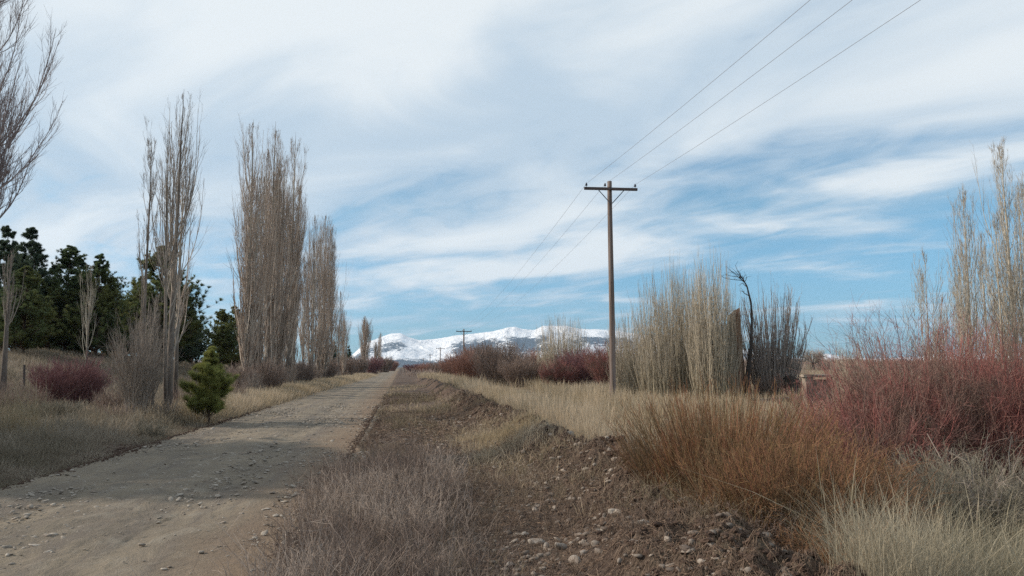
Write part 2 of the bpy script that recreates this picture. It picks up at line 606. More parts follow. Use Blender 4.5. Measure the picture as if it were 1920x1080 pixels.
def ground_mat():
    m, nt, b = new_mat('soil')
    p = n_pos(nt)
    sp = nt.nodes.new('ShaderNodeSeparateXYZ')
    nt.links.new(p, sp.inputs[0])
    X, Y = sp.outputs[0], sp.outputs[1]
    n1 = n_noise(nt, 0.6, 5, 0.6, p)
    n2 = n_noise(nt, 5, 6, 0.7, p, 0.4)
    n3 = n_noise(nt, 26, 5, 0.75, p, 0.5)
    soil = n_mix(nt, n_range(nt, n2, 0.32, 0.66), (0.052, 0.034, 0.026), (0.112, 0.078, 0.058))
    soil = n_mix(nt, n_range(nt, n3, 0.48, 0.68), soil, (0.19, 0.14, 0.105))
    soil = n_mix(nt, n_range(nt, n1, 0.50, 0.66, 0, 0.55), soil, (0.145, 0.115, 0.075))
    # dry turf: tan to the right of the windrow and on the left bank
    soil = n_mix(nt, n_range(nt, Y, 5, 40, 0.0, 0.35), soil, (0.10, 0.062, 0.045))
    turf = n_mix(nt, n_range(nt, n2, 0.3, 0.7), (0.13, 0.105, 0.065), (0.25, 0.20, 0.13))
    turf = n_mix(nt, n_range(nt, n1, 0.45, 0.65), turf, (0.17, 0.115, 0.08))
    xn = n_math(nt, 'ADD', X, n_math(nt, 'MULTIPLY', n1, 1.2))
    right = n_range(nt, xn, 3.9, 5.0)
    left = n_range(nt, xn, -5.2, -6.3)
    bank = n_mix(nt, n_range(nt, n_noise(nt, 0.22, 4, 0.6, p), 0.42, 0.6), (0.20, 0.125, 0.085), (0.21, 0.165, 0.105))
    bank = n_mix(nt, n_range(nt, n2, 0.4, 0.7, 0, 0.5), bank, (0.11, 0.075, 0.055))
    col = n_mix(nt, right, soil, turf)
    col = n_mix(nt, left, col, n_mix(nt, n_range(nt, xn, -8.5, -12.0), turf, bank))
    # distant range land
    far = n_range(nt, Y, 180, 700)
    col = n_mix(nt, far, col, n_mix(nt, n_noise(nt, 0.004, 4, 0.6, p), (0.13, 0.10, 0.075), (0.09, 0.085, 0.07)))
    nt.links.new(col, b.inputs['Base Color'])
    v = nt.nodes.new('ShaderNodeTexVoronoi')
    v.inputs['Scale'].default_value = 22
    nt.links.new(p, v.inputs['Vector'])
    hh = n_math(nt, 'ADD', n_math(nt, 'MULTIPLY', n3, 0.7), n_math(nt, 'MULTIPLY', n2, 0.8))
    hh = n_math(nt, 'SUBTRACT', hh, n_math(nt, 'MULTIPLY', v.outputs[0], 0.5))
    n_bump(nt, b, hh, 0.9, 0.05)
    return m


def road_mat():
    m, nt, b = new_mat('gravel_road')
    p = n_pos(nt)
    sp = nt.nodes.new('ShaderNodeSeparateXYZ')
    nt.links.new(p, sp.inputs[0])
    X = sp.outputs[0]
    str_ = n_map(nt, p, (2.2, 0.16, 1))
    ns = n_noise(nt, 1.0, 5, 0.6, str_, 0.4)              # wheel tracks, along the road
    n1 = n_noise(nt, 0.7, 5, 0.6, p, 0.3)
    n2 = n_noise(nt, 6, 6, 0.7, p, 0.3)
    n3 = n_noise(nt, 45, 5, 0.75, p)
    n5 = n_noise(nt, 1.0, 6, 0.68, n_map(nt, p, (2.6, 1.5, 1)), 0.8)
    col = n_mix(nt, n_range(nt, n1, 0.35, 0.65), (0.22, 0.178, 0.130), (0.160, 0.132, 0.100))
    col = n_mix(nt, n_range(nt, ns, 0.44, 0.66, 0, 0.75), col, (0.135, 0.112, 0.093))
    col = n_mix(nt, n_range(nt, n5, 0.52, 0.66, 0, 0.6), col, (0.235, 0.205, 0.163))
    col = n_mix(nt, n_range(nt, n5, 0.46, 0.34, 0, 0.55), col, (0.125, 0.103, 0.084))
    col = n_mix(nt, n_range(nt, n2, 0.52, 0.72, 0, 0.5), col, (0.225, 0.195, 0.158))
    col = n_mix(nt, n_range(nt, n3, 0.50, 0.72, 0, 0.45), col, (0.14, 0.12, 0.10))
    xn = n_math(nt, 'ADD', X, n_math(nt, 'MULTIPLY', n1, 1.4))
    col = n_mix(nt, n_range(nt, xn, -1.7, -0.3, 0, 0.8), col, (0.185, 0.125, 0.082))
    nt.links.new(col, b.inputs['Base Color'])
    hh = n_math(nt, 'ADD', n_math(nt, 'MULTIPLY', n3, 0.25), n_math(nt, 'MULTIPLY', n2, 0.6))
    hh = n_math(nt, 'ADD', hh, n_math(nt, 'MULTIPLY', n5, 1.0))
    n_bump(nt, b, hh, 0.9, 0.06)
    return m


def snow_mat():
    m, nt, b = new_mat('snow_and_forest')
    p = n_pos(nt)
    a = nt.nodes.new('ShaderNodeAttribute')
    a.attribute_name = 'var'
    s = nt.nodes.new('ShaderNodeSeparateColor')
    nt.links.new(a.outputs['Color'], s.inputs[0])
    n1 = n_noise(nt, 0.006, 7, 0.62, p, 0.8)
    n2 = n_noise(nt, 0.0016, 4, 0.55, p, 0.4)
    forest = n_mix(nt, n1, (0.035, 0.05, 0.06), (0.07, 0.075, 0.075))
    # var.r = share of dark forest on this slope, var.g = relative height
    m1 = n_math(nt, 'ADD', s.outputs[0], n_math(nt, 'MULTIPLY', n_math(nt, 'SUBTRACT', n1, 0.5), 0.9))
    m1 = n_math(nt, 'ADD', m1, n_math(nt, 'MULTIPLY', n_math(nt, 'SUBTRACT', n2, 0.5), 0.5))
    n4 = n_noise(nt, 0.03, 5, 0.7, n_map(nt, p, (1, 1, 2.5)), 0.6)
    m1 = n_math(nt, 'ADD', m1, n_math(nt, 'MULTIPLY', n_math(nt, 'SUBTRACT', n4, 0.5), 1.0))
    f = n_range(nt, m1, 0.47, 0.58)
    snow = n_mix(nt, n_range(nt, n1, 0.40, 0.62, 0, 0.5), (0.90, 0.89, 0.89), (0.70, 0.69, 0.70))
    nt.links.new(n_mix(nt, f, snow, forest), b.inputs['Base Color'])
    b.inputs['Roughness'].default_value = 0.8
    bn = n_noise(nt, 0.0035, 8, 0.62, n_map(nt, p, (1, 0.6, 1)), 0.5)
    n_bump(nt, b, bn, 1.0, 130.0)
    return m


# ------------------------------------------------------------------ ground, road, mountains
def grid_mesh(name, X, Y, Z, var=None, smooth_=True):
    n, m = X.shape
    idx = np.arange(n * m).reshape(n, m)
    F = np.stack([idx[:-1, :-1], idx[:-1, 1:], idx[1:, 1:], idx[1:, :-1]], -1).reshape(-1, 4)
    V = np.stack([X, Y, Z], -1).reshape(-1, 3)
    return mesh_np(name, V, F, var, smooth_)


def structure(o):
    o['kind'] = 'structure'
    return o


u = np.linspace(-1, 1, 560)
b_ = 11.2
xs = 15000 * np.sinh(b_ * u) / math.sinh(b_) + 1.0
ys = [-60.0]
while ys[-1] < 15000:
    yy = ys[-1]
    ys.append(yy + (8 if yy < -8 else 1.0 if yy < 2 else max(0.05, 0.0085 * yy)))
ys = np.array(ys)
GX, GY = np.meshgrid(xs, ys)
structure(obj('ground', grid_mesh('ground', GX, GY, H(GX, GY)), ground_mat()))

lx = np.concatenate([[ROAD_L - 0.45], np.linspace(ROAD_L - 0.25, ROAD_R + 0.25, 190), [ROAD_R + 0.45]])
ry = [-40.0]
while ry[-1] < 620:
    yy = ry[-1]
    ry.append(yy + (3 if yy < 0 else max(0.03, 0.009 * yy)))
RX, RY = np.meshgrid(lx, np.array(ry))
edge = 0.16 * fbm(RY * 0.5, RX * 0 + 3, 3) + 0.07 * fbm(RX * 3, RY * 3, 2)
inside = smooth(ROAD_L - 0.28, ROAD_L + 0.12, RX + edge) * (1 - smooth(ROAD_R - 0.12, ROAD_R + 0.28, RX + edge))
mid_ = (ROAD_L + ROAD_R) / 2
RZ = 0.035 - 0.012 * ((RX - mid_) / 2.3) ** 2 + 0.016 * fbm(RX * 0.9, RY * 0.5, 3) + 0.010 * fbm(RX * 4, RY * 4, 3)
tr = np.exp(-((RX + 4.3) / 0.28) ** 2) + np.exp(-((RX + 2.6) / 0.28) ** 2)
RZ = RZ + 0.045 * np.abs(fbm(RX * 2.2 + 5, RY * 1.9, 5, 0.65)) * (vnoise(RX * 0.6 + 9, RY * 0.35) > 0.45) - 0.034 * tr - 0.12 * (1 - inside)
structure(obj('road', grid_mesh('road', RX, RY, RZ), road_mat()))

# snow mountains: skyline (photo column, row) on a crest about 11 km away
SKY = [(100, 687), (480, 687), (630, 686), (662, 668), (680, 650), (695, 642), (715, 634), (732, 627), (752, 626), (768, 634), (786, 639), (806, 637), (830, 634),
       (856, 629), (890, 626), (925, 621), (950, 614), (965, 612), (980, 617), (1003, 618), (1018, 611), (1060, 611), (1085, 617),
       (1120, 618), (1150, 621), (1200, 628), (1280, 642), (1370, 655), (1440, 672), (1480, 679), (1515, 682), (1548, 673), (1590, 684), (1640, 687), (1800, 687), (2100, 687), (2500, 687)]
az = np.linspace(R(-32), R(44), 620)                     # from +Y, clockwise
px_ = 960 + F_PX * np.tan(az - YAW)
top_px = np.interp(px_, [q[0] for q in SKY], [q[1] for q in SKY])
el_top = np.arctan((540 - top_px) / F_PX * np.cos(az - YAW)) + PITCH
el_top = np.maximum(el_top, R(0.03)) + R(0.035) * fbm(px_ * 0.06, px_ * 0 + 1, 3)
ss = np.linspace(0, 1.25, 150)
AZ, S = np.meshgrid(az, ss)
r_cr = 11000 + 900 * fbm(AZ * 9, AZ * 0 + 2, 3)
r_ft = 7600 + 500 * fbm(AZ * 12, AZ * 0 + 7, 2)
RR = r_ft + (r_cr - r_ft) * S
crest = np.tan(np.interp(AZ, az, el_top)) * r_cr + CAM_Z
prof = np.where(S <= 1, 0.30 * smooth(0, 0.38, S) + 0.70 * smooth(0.28, 1.0, S), 1 - (S - 1) * 1.6)
XM, YM = RR * np.sin(AZ), RR * np.cos(AZ)
rid = 1 - np.abs(fbm(XM / 1300, YM / 1300, 5, 0.45))
damp = np.clip(S * (1 - S) * 4, 0, 1) * (S < 1)
ZM = crest * prof - (1 - rid) * 230 * damp + 10 * fbm(XM / 220, YM / 220, 4) * damp
lim = crest / r_cr * RR * 0.985                          # nothing in front rises over the skyline
ZM = np.where(S < 0.97, np.minimum(ZM, lim), ZM) - 6 * (S < 0.02)
el_v = np.degrees(np.arctan2(ZM, RR))
pxm = 960 + F_PX * np.tan(AZ - YAW)
pym = 688 - F_PX * np.tan(np.radians(el_v))


def blob(cx, cy, sx, sy):
    return np.exp(-(((pxm - cx) / sx) ** 2 + ((pym - cy) / sy) ** 2))


XF = (XM + 3000) / 1000.0
dark = 0.20 + 0.62 * smooth(0.42, 0.08, S)
# wooded flanks, in the mountains' own terms: azimuth (degrees) and height share
azd = np.degrees(AZ)
hs = ZM / np.maximum(crest, 1)


def flank(a0, sa, h0, sh, k):
    return k * np.exp(-(((azd - a0) / sa) ** 4 + ((hs - h0) / sh) ** 4))


dark = dark + flank(5.3, 1.9, 0.52, 0.26, 0.55) + flank(9.0, 1.7, 0.52, 0.24, 0.45) + flank(-0.6, 1.1, 0.52, 0.18, 0.42)
dark = dark + flank(-2.6, 0.9, 0.50, 0.20, 0.5) + flank(-7.5, 2.5, 0.45, 0.2, 0.5) + flank(14.5, 2.6, 0.60, 0.16, 0.5) + flank(23, 5, 0.5, 0.25, 0.4)
var = np.stack([dark, S, S * 0], -1).reshape(-1, 3)
structure(obj('mountains', grid_mesh('mountains', XM, YM, ZM, var, True), snow_mat()))


# ------------------------------------------------------------------ plants
def poplar(h, r0, w, seed, n1=60, n2=9, n3=5, t0=0.12, rmin=0.004, lean=(0, 0), fork=0, base_shoots=0, ang=(18, 46), up=0.46, lf=1.0, pr=0.36):
    """columnar poplar in winter: returns trunk Geo and crown Geo"""
    r = np.random.default_rng(seed)
    K = 14
    t = np.linspace(0, 1, K)
    trs, rds = [], []
    for f in range(1 + fork):
        P = np.zeros((K, 3))
        hh = h * (1 if f == 0 else r.uniform(0.72, 0.93))
        a = r.random() * 6.28
        sp = 0 if f == 0 else w * r.uniform(0.45, 0.95)
        P[:, 2] = t * hh
        P[:, 0] = lean[0] * t * hh + sp * np.cos(a) * np.sqrt(t) + np.cumsum(r.normal(0, 0.012 * hh / K * 2, K)) * t
        P[:, 1] = lean[1] * t * hh + sp * np.sin(a) * np.sqrt(t) + np.cumsum(r.normal(0, 0.012 * hh / K * 2, K)) * t
        P[0, 2] = -0.25
        trs.append(P)
        rds.append((r0 * (0.62 if f else 1)) * ((1 - t) ** 0.9 * 0.96 + 0.03) * (1 + 0.35 * np.exp(-t * 22)))
    T, TR = np.array(trs), np.array(rds)
    g = Geo()
    g.tubes(T, TR, 9, r, 0.0)
    c = Geo()

    def L1(i, tt):
        prof = r.uniform(0.55, 1.25, len(tt)) * (0.45 + 0.75 * np.sin(np.clip(tt * 1.05, 0, 1) * np.pi) ** 0.7)
        return np.minimum(4.6 * w * prof * lf, (0.97 - tt) * h * 0.86 + 0.25)
    P1, R1, i1, t1 = sprout(T, TR, n1, t0, 0.96, ang, L1, r, up=up, wob=0.05, K=8, ratio=pr, rmin=rmin * 1.6, rtip=0.22, tpow=1.15)
    l1 = plen(P1)
    c.tubes(P1, R1, 4, r, 0.2)
    P2, R2, i2, _ = sprout(P1, R1, n2, 0.10, 0.95, (14, 38), lambda i, tt: l1[i] * 0.36 * (1.2 - 0.8 * tt), r, up=0.34, wob=0.08, K=4, ratio=0.55, rmin=rmin * 1.1, rtip=0.35)
    l2 = plen(P2)
    c.tubes(P2, R2, 3, r, 0.6)
    if n3:
        P3, R3, _, _ = sprout(P2, R2, n3, 0.15, 1.0, (16, 42), lambda i, tt: np.maximum(l2[i] * 0.42, 0.14), r, up=0.28, wob=0.12, K=2, ratio=0.7, rmin=rmin * 0.85, rtip=0.4)
        c.tubes(P3, R3, 3, r, 1.0)
    if base_shoots:
        Pb, Rb = fan_stems(base_shoots, h * 0.13, w * 0.9, r, 0.010, spread0=w * 0.35)
        c.tubes(Pb, Rb, 3, r, 0.6)
        Pc, Rc, _, _ = sprout(Pb, Rb, 6, 0.2, 1, (15, 40), lambda i, tt: 0.35 + 0 * tt, r, up=0.2, K=2, rmin=rmin)
        c.tubes(Pc, Rc, 3, r, 1.0)
    return g, c


def fan_stems(n, h, reach, r, r0, spread0=0.3, K=6, bend=0.5, hv=0.35, wob=0.05):
    """n stems from a base patch, fanning out to `reach` at height h"""
    a = r.random(n) * 6.283
    q = np.sqrt(r.random(n))
    d = np.stack([np.cos(a), np.sin(a)], -1)
    hh = h * (1 - hv * r.random(n) ** 1.2) * (1 - 0.25 * q ** 3)
    t = np.linspace(0, 1, K + 1)
    P = np.zeros((n, K + 1, 3))
    out = (q * spread0)[:, None] + (q * (reach - spread0))[:, None] * (t[None] * (1 - bend) + bend * t[None] ** 2)
    P[:, :, 0] = d[:, :1] * out
    P[:, :, 1] = d[:, 1:] * out
    P[:, :, 2] = hh[:, None] * t[None] - 0.05
    w_ = np.cumsum(r.normal(0, wob * h / K, (n, K + 1, 3)), 1)
    w_[:, 0] = 0
    P += w_
    rad = r0 * r.uniform(0.6, 1.2, n)[:, None] * np.linspace(1, 0.3, K + 1)[None]
    return P, rad


def shrub(name, label, cat, x, y, mat, h, reach, seed, n=120, n2=8, n3=3, r0=0.012, rmin=0.003, spread0=None, lf=0.35, ang=(12, 40), up=0.15,
          oval=(1, 1), group=None, bend=0.5, wob=0.05, hv=0.35, tw=(0.2, 1.0), rot=0.0, mat2=None):
    r = np.random.default_rng(seed)
    t = thing(name, label, cat, (x, y, HF(x, y) - 0.03), rot, group)
    P, rad = fan_stems(n, h, reach, r, r0, spread0 if spread0 is not None else reach * 0.4, bend=bend, wob=wob, hv=hv)
    g = Geo()
    g.tubes(P, rad, 3, r, 0.2)
    g2 = Geo()
    P2, R2, _, _ = sprout(P, rad, n2, tw[0], tw[1], ang, lambda i, tt: h * lf * (1.2 - 0.7 * tt), r, up=up, wob=0.12, K=4, ratio=0.6, rmin=rmin, rtip=0.5)
    g2.tubes(P2, R2, 3, r, 0.6)
    if n3:
        l2 = plen(P2)
        P3, R3, _, _ = sprout(P2, R2, n3, 0.2, 1.0, ang, lambda i, tt: l2[i] * 0.5, r, up=up * 0.7, wob=0.15, K=2, ratio=0.75, rmin=rmin * 0.8, rtip=0.5)
        g2.tubes(P3, R3, 3, r, 1.0)
    s_, w_ = g.build('stems', mat, t), g2.build('twigs', mat2 or mat, t)
    if oval != (1, 1):
        t.scale = (oval[0], oval[1], 1)
    return t


POP = 'bare columnar poplars along the left side of the road'
pop_spec = [
    # px, dist, top row, trunk r, crown half width, seed, n1, n2, n3, fork, mat, label, t0
    (-100, 14.8, -240, 0.17, 0.88, 11, 130, 18, 8, 0, 'near', 'dark near bare poplar at the left edge, its top out of the picture', 0.30),
    (268, 26.5, 252, 0.075, 0.40, 12, 30, 9, 4, 0, 'dark', 'slim bare poplar left of the taller one, behind the grey brush', 0.10),
    (322, 25.5, 165, 0.12, 1.05, 13, 24, 8, 3, 1, 'dark', 'tallest bare poplar of the near cluster, beside the little pine', 0.16),
    (334, 29.0, 270, 0.09, 1.0, 14, 28, 9, 3, 0, 'twig', 'bare poplar with a pale lit trunk, just left of the little pine', 0.22),
    (463, 44.0, 222, 0.17, 0.95, 21, 50, 10, 3, 2, 'twig', 'leftmost tall poplar of the dense roadside row', 0.07),
    (486, 47.0, 330, 0.13, 0.9, 22, 48, 10, 3, 2, 'twig', 'shorter poplar between the two first tall tops of the dense row', 0.05),
    (506, 50.5, 228, 0.18, 0.95, 23, 52, 10, 3, 2, 'twig', 'second tall poplar top of the dense roadside row', 0.06),
    (526, 55.0, 285, 0.17, 1.05, 24, 60, 12, 4, 3, 'twig', 'thick brown poplar in the middle of the dense row', 0.04),
    (542, 60.0, 248, 0.18, 1.05, 25, 56, 10, 4, 2, 'twig', 'third tall poplar top, at the right shoulder of the dense row', 0.05),
    (552, 66.0, 345, 0.16, 0.85, 26, 60, 10, 3, 1, 'twig', 'poplar at the right end of the dense row, next to the gap', 0.05),
    (586, 78.0, 400, 0.17, 1.1, 27, 60, 10, 3, 1, 'twig', 'tall poplar just right of the gap in the row', 0.05),
    (606, 86.0, 398, 0.17, 1.15, 28, 70, 10, 3, 2, 'twig', 'tall poplar with a pale trunk in the second clump of the row', 0.05),
    (622, 97.0, 470, 0.15, 1.1, 29, 60, 9, 4, 0, 'twig', 'lower poplar at the right side of the second clump', 0.07),
    (636, 112.0, 545, 0.12, 1.0, 30, 50, 8, 4, 0, 'dark', 'short dark poplar behind the second clump', 0.08),
    (598, 82.0, 440, 0.13, 1.0, 41, 60, 9, 4, 1, 'twig', 'shorter poplar in the middle of the second clump', 0.06),
    (646, 118.0, 580, 0.12, 1.0, 42, 50, 8, 4, 1, 'twig', 'low grey poplar at the foot of the second clump, nearest the mountains', 0.06),
    (570, 72.0, 480, 0.10, 0.9, 43, 50, 9, 4, 1, 'twig', 'low poplar in the gap between the two clumps of the row', 0.04),
    (683, 170.0, 592, 0.2, 1.5, 31, 80, 8, 4, 1, 'twig', 'distant pale poplar standing alone before the snowy mountains', 0.05),
    (713, 265.0, 622, 0.22, 1.3, 32, 60, 8, 3, 0, 'twig', 'farthest slim poplar beside the snowy peak', 0.07),
    (705, 230.0, 640, 0.2, 1.3, 33, 60, 8, 3, 0, 'dark', 'low poplar left of the farthest slim one', 0.07),
    (165, 31.0, 500, 0.06, 0.42, 34, 22, 6, 3, 0, 'sap', 'young pale poplar rising from the wine red bush', 0.30),
    (12, 29.0, 470, 0.12, 0.4, 35, 18, 6, 3, 0, 'dark', 'small bare tree with a black trunk at the left edge', 0.42),
    (292, 24.5, 560, 0.05, 0.50, 36, 24, 8, 3, 1, 'dark', 'low bushy poplar sapling at the foot of the near cluster', 0.06),
]
for (px, d, top, r0, w, seed, n1, n2, n3, fork, mk, lab, t0) in pop_spec:
    x, y = at(px, d)
    z = HF(x, y)
    h = zof(top, d) - z
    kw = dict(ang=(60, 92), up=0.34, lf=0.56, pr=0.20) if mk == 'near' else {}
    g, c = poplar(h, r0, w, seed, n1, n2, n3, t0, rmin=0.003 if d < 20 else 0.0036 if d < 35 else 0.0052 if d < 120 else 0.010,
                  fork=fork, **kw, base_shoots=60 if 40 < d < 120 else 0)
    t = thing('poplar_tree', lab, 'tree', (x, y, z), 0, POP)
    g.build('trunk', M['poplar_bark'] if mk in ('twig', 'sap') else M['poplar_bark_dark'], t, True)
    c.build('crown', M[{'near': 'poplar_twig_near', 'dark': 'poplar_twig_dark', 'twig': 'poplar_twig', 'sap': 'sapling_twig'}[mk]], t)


def pine_geo(h, w, seed, tuft=0.26, bw=0.014, per=13, levels=24, base=0.14, dens=1.0, tiers=22):
    r = np.random.default_rng(seed)
    K = 10
    t = np.linspace(0, 1, K)
    T = np.zeros((1, K, 3))
    T[0, :, 2] = t * h
    T[0, 0, 2] = -0.2
    T[0, :, :2] = np.cumsum(r.normal(0, 0.01 * h / K, (K, 2)), 0)
    TR = (h * 0.017 * ((1 - t) * 0.95 + 0.05))[None]
    g = Geo()
    g.tubes(T, TR, 8, r)

    def L1(i, tt):
        s = np.clip((tt - base) / (1 - base), 0, 1)
        return w * (0.05 + 1.25 * (1 - s) ** 0.9 * (0.55 + 0.45 * np.clip(s * 5, 0, 1))) * r.uniform(0.55, 1.15, len(tt))
    P1, R1, _, _ = sprout(T, TR, int(levels * 6 * dens), base, 0.985, (62, 90), L1, r, tiers=tiers, up=0.09, wob=0.05, K=5, ratio=0.33, rmin=0.008, rtip=0.35)
    g.tubes(P1, R1, 3, r)
    l1 = plen(P1)
    P2, R2, _, _ = sprout(P1, R1, 5, 0.3, 1.0, (25, 60), lambda i, tt: l1[i] * 0.38, r, up=0.16, wob=0.08, K=3, ratio=0.6, rmin=0.006)
    g.tubes(P2, R2, 3, r)
    tips = []
    for (P, R_, n, ta) in ((P1, R1, 4, 0.45), (P2, R2, 4, 0.25)):
        i = np.repeat(np.arange(len(P)), n)
        tt = ta + (1 - ta) * r.random(len(i))
        tt[::n] = 0.998
        p, dd, _ = sample(P, R_, i, tt)
        tips.append((p, dd))
    p, dd, _ = sample(T, TR, np.zeros(14, int), r.uniform(0.93, 0.999, 14))
    tips.append((p, dd))
    p = np.concatenate([q[0] for q in tips])
    dd = np.concatenate([q[1] for q in tips])
    n = len(p)
    dirs = nrm(np.repeat(dd, per, 0) * 0.75 + nrm(r.normal(size=(n * per, 3))) * 0.8 + np.array([0, 0, 0.35]))
    p0 = np.repeat(p, per, 0)
    L_ = tuft * r.uniform(0.7, 1.2, n * per) * (1.08 - 0.55 * np.clip(p0[:, 2] / h, 0, 1) ** 2)
    P = np.stack([p0, p0 + dirs * L_[:, None] * 0.55, p0 + dirs * L_[:, None] + np.array([0, 0, -0.06 * tuft])], 1)
    c = Geo()
    c.blades(P, np.full((len(P), 3), bw), r)
    return g, c


def mk_pine(kind, h, w, seed, label, loc, mat, **kw):
    g, c = pine_geo(h, w, seed, **kw)
    t = thing(kind, label, 'pine', loc, 0, 'pine plantation on the left bank' if kind == 'pine_tree' else None)
    g.build('trunk', M['pine_bark'], t)
    c.build('crown', mat, t)
    return t


pine_protos = [mk_pine('pine_tree', 10.0, 3.3, 51, 'x', (0, 0, 0), M['needles'], base=0.07, levels=34, tuft=0.38, bw=0.011, per=30),
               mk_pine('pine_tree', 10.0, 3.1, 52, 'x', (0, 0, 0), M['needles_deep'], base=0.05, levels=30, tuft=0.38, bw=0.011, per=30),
               mk_pine('pine_tree', 10.0, 3.7, 53, 'x', (0, 0, 0), M['needles'], tuft=0.38, bw=0.011, per=30, levels=30, base=0.06)]
used = [False] * 3
pines = [
    (-60, 52, 420, 1, 1.1, 'dark pine at the left edge under the near poplar'),
    (4, 60, 425, 1, 0.9, 'dark pine half cut by the left edge of the picture'),
    (50, 58, 428, 1, 1.0, 'tall open dark pine with ragged top, second from the left edge'),
    (45, 48, 500, 0, 1.2, 'bushy green pine in front of the tall ragged one'),
    (92, 64, 500, 1, 1.0, 'dark pine behind, filling the gap after the ragged one'),
    (124, 60, 462, 0, 1.1, 'pointed green pine in the middle of the left stand'),
    (150, 66, 490, 1, 1.1, 'dark pine between the pointed one and the rounded one'),
    (182, 60, 478, 2, 1.0, 'round topped pine at the right end of the left stand'),
    (206, 70, 520, 1, 1.0, 'dark pine on the slope right of the round topped one'),
    (240, 78, 560, 0, 1.0, 'low green pine in the gap before the near poplars'),
    (262, 70, 520, 2, 0.9, 'pine just left of the near poplar cluster'),
    (300, 66, 462, 0, 1.25, 'broad tall pine behind the near poplar cluster'),
    (332, 74, 520, 1, 1.1, 'dark pine right of the broad one, behind the pale trunk'),
    (362, 82, 582, 1, 1.0, 'low dark pine sloping down to the gap of sky'),
    (415, 84, 580, 0, 1.15, 'green pine between the gap of sky and the dense poplar row'),
    (440, 88, 574, 2, 1.1, 'pine half hidden behind the dense poplar row'),
    (628, 135, 640, 1, 0.9, 'small dark pine beside the second poplar clump'),
    (655, 165, 648, 1, 0.7, 'farthest small pine, left of the lone pale poplar'),
    (-20, 84, 560, 1, 1.5, 'shaded pine at the back of the stand, cut by the left edge'),
    (110, 88, 560, 1, 1.5, 'shaded pine at the back, under the notch of sky in the stand'),
    (215, 92, 580, 1, 1.5, 'low shaded pine at the back, right end of the stand'),
    (345, 95, 600, 1, 1.4, 'low shaded pine at the back, right of the near poplars'),
    (25, 74, 520, 1, 1.2, 'shaded pine far back in the left stand'),
    (80, 78, 520, 1, 1.2, 'shaded pine far back behind the pointed one'),
    (175, 80, 540, 1, 1.2, 'shaded pine far back behind the round topped one'),
    (300, 90, 560, 1, 1.2, 'shaded pine far back behind the near poplars'),
]
for k, (px, d, top, kind, ws, lab) in enumerate(pines):
    x, y = at(px, d)
    z = HF(x, y)
    s = (zof(top, d) - z) / 10.0
    if not used[kind]:
        t = pine_protos[kind]
        t['label'] = lab
        used[kind] = True
        t.location, t.rotation_euler = (x, y, z), (0, 0, k * 1.3)
        t.scale = (s * ws, s * ws, s)
    else:
        dup(pine_protos[kind], (x, y, z), k * 1.3, lab, (s * ws, s * ws, s))

for (xx, dd, hh, kind, lab) in [(-19.0, 15.8, 8.0, 2, 'pine left of the near poplar, outside the picture, shading the road'),
                                (-20.5, 18.3, 8.8, 0, 'second pine outside the picture, shading the road'),
                                (-19.5, 20.3, 7.6, 2, 'third pine outside the picture, shading the road')]:
    dup(pine_protos[kind], (xx, dd, HF(xx, dd)), dd, lab, (hh / 10 * 1.5, hh / 10 * 1.5, hh / 10))

x, y = at(398, 24.0)
z = HF(x, y)
mk_pine('young_pine', zof(655, 24) - z, 0.80, 61, 'small bright green young pine at the left edge of the road', (x, y, z), M['needles_young'],
        tuft=0.23, bw=0.0035, per=44, levels=12, base=0.06, dens=1.0, tiers=9)

# --- shrubs -----------------------------------------------------------------
x, y = at(160, 27.5)
shrub('red_shrub', 'wine red bush on the left bank under the pines', 'shrub', x - 0.4, y, M['wine_twig'], 1.75, 1.25, 71, n=190, n2=9, n3=4, rmin=0.005, r0=0.012, oval=(1.15, 0.8))
x, y = at(262, 23.2)
shrub('grey_brush', 'grey bare brush fanning up at the foot of the near poplars', 'shrub', x, y, M['poplar_twig_dark'], 3.0, 0.9, 72, n=95, n2=8, n3=2, rmin=0.004, r0=0.011, spread0=0.25)
x, y = at(215, 25.0)
shrub('grey_brush', 'low thin brush between the wine red bush and the grey fan', 'shrub', x, y, M['brown_twig'], 1.1, 0.7, 73, n=70, n2=7, n3=3, rmin=0.004)
x, y = at(110, 22.5)
shrub('low_shrub', 'dull green low bush in the grass below the wine red bush', 'shrub', x, y, M['grey_twig'], 0.75, 0.9, 74, n=90, n2=8, n3=3, rmin=0.004)

x, y = at(1268, 41)
shrub('willow_thicket', 'large pale yellow thicket of upright shoots right of the near power pole', 'shrub', x, y, M['sucker_twig'], 7.3, 2.3, 81,
      n=640, n2=7, n3=0, r0=0.018, rmin=0.005, spread0=1.8, lf=0.24, ang=(8, 28), up=0.45, bend=0.7, wob=0.05, hv=0.68, oval=(1.0, 0.8), tw=(0.1, 1.0))
x, y = at(1336, 38.3)
shrub('willow_thicket', 'tall end of the pale thicket, around the broken brown trunk', 'shrub', x, y, M['sucker_twig'], 7.6, 1.15, 82,
      n=300, n2=7, n3=0, r0=0.018, rmin=0.005, spread0=0.9, lf=0.24, ang=(8, 28), up=0.45, bend=0.7, wob=0.05, hv=0.6, tw=(0.1, 1.0))
x, y = at(1190, 44)
shrub('willow_thicket', 'olive lower brush against the near power pole', 'shrub', x, y, M['sucker_twig'], 5.2, 1.7, 83,
      n=330, n2=7, n3=0, r0=0.015, rmin=0.005, spread0=1.2, lf=0.22, ang=(8, 28), up=0.35, bend=0.6, wob=0.04, hv=0.6, tw=(0.1, 1.0))
x, y = at(1448, 39)
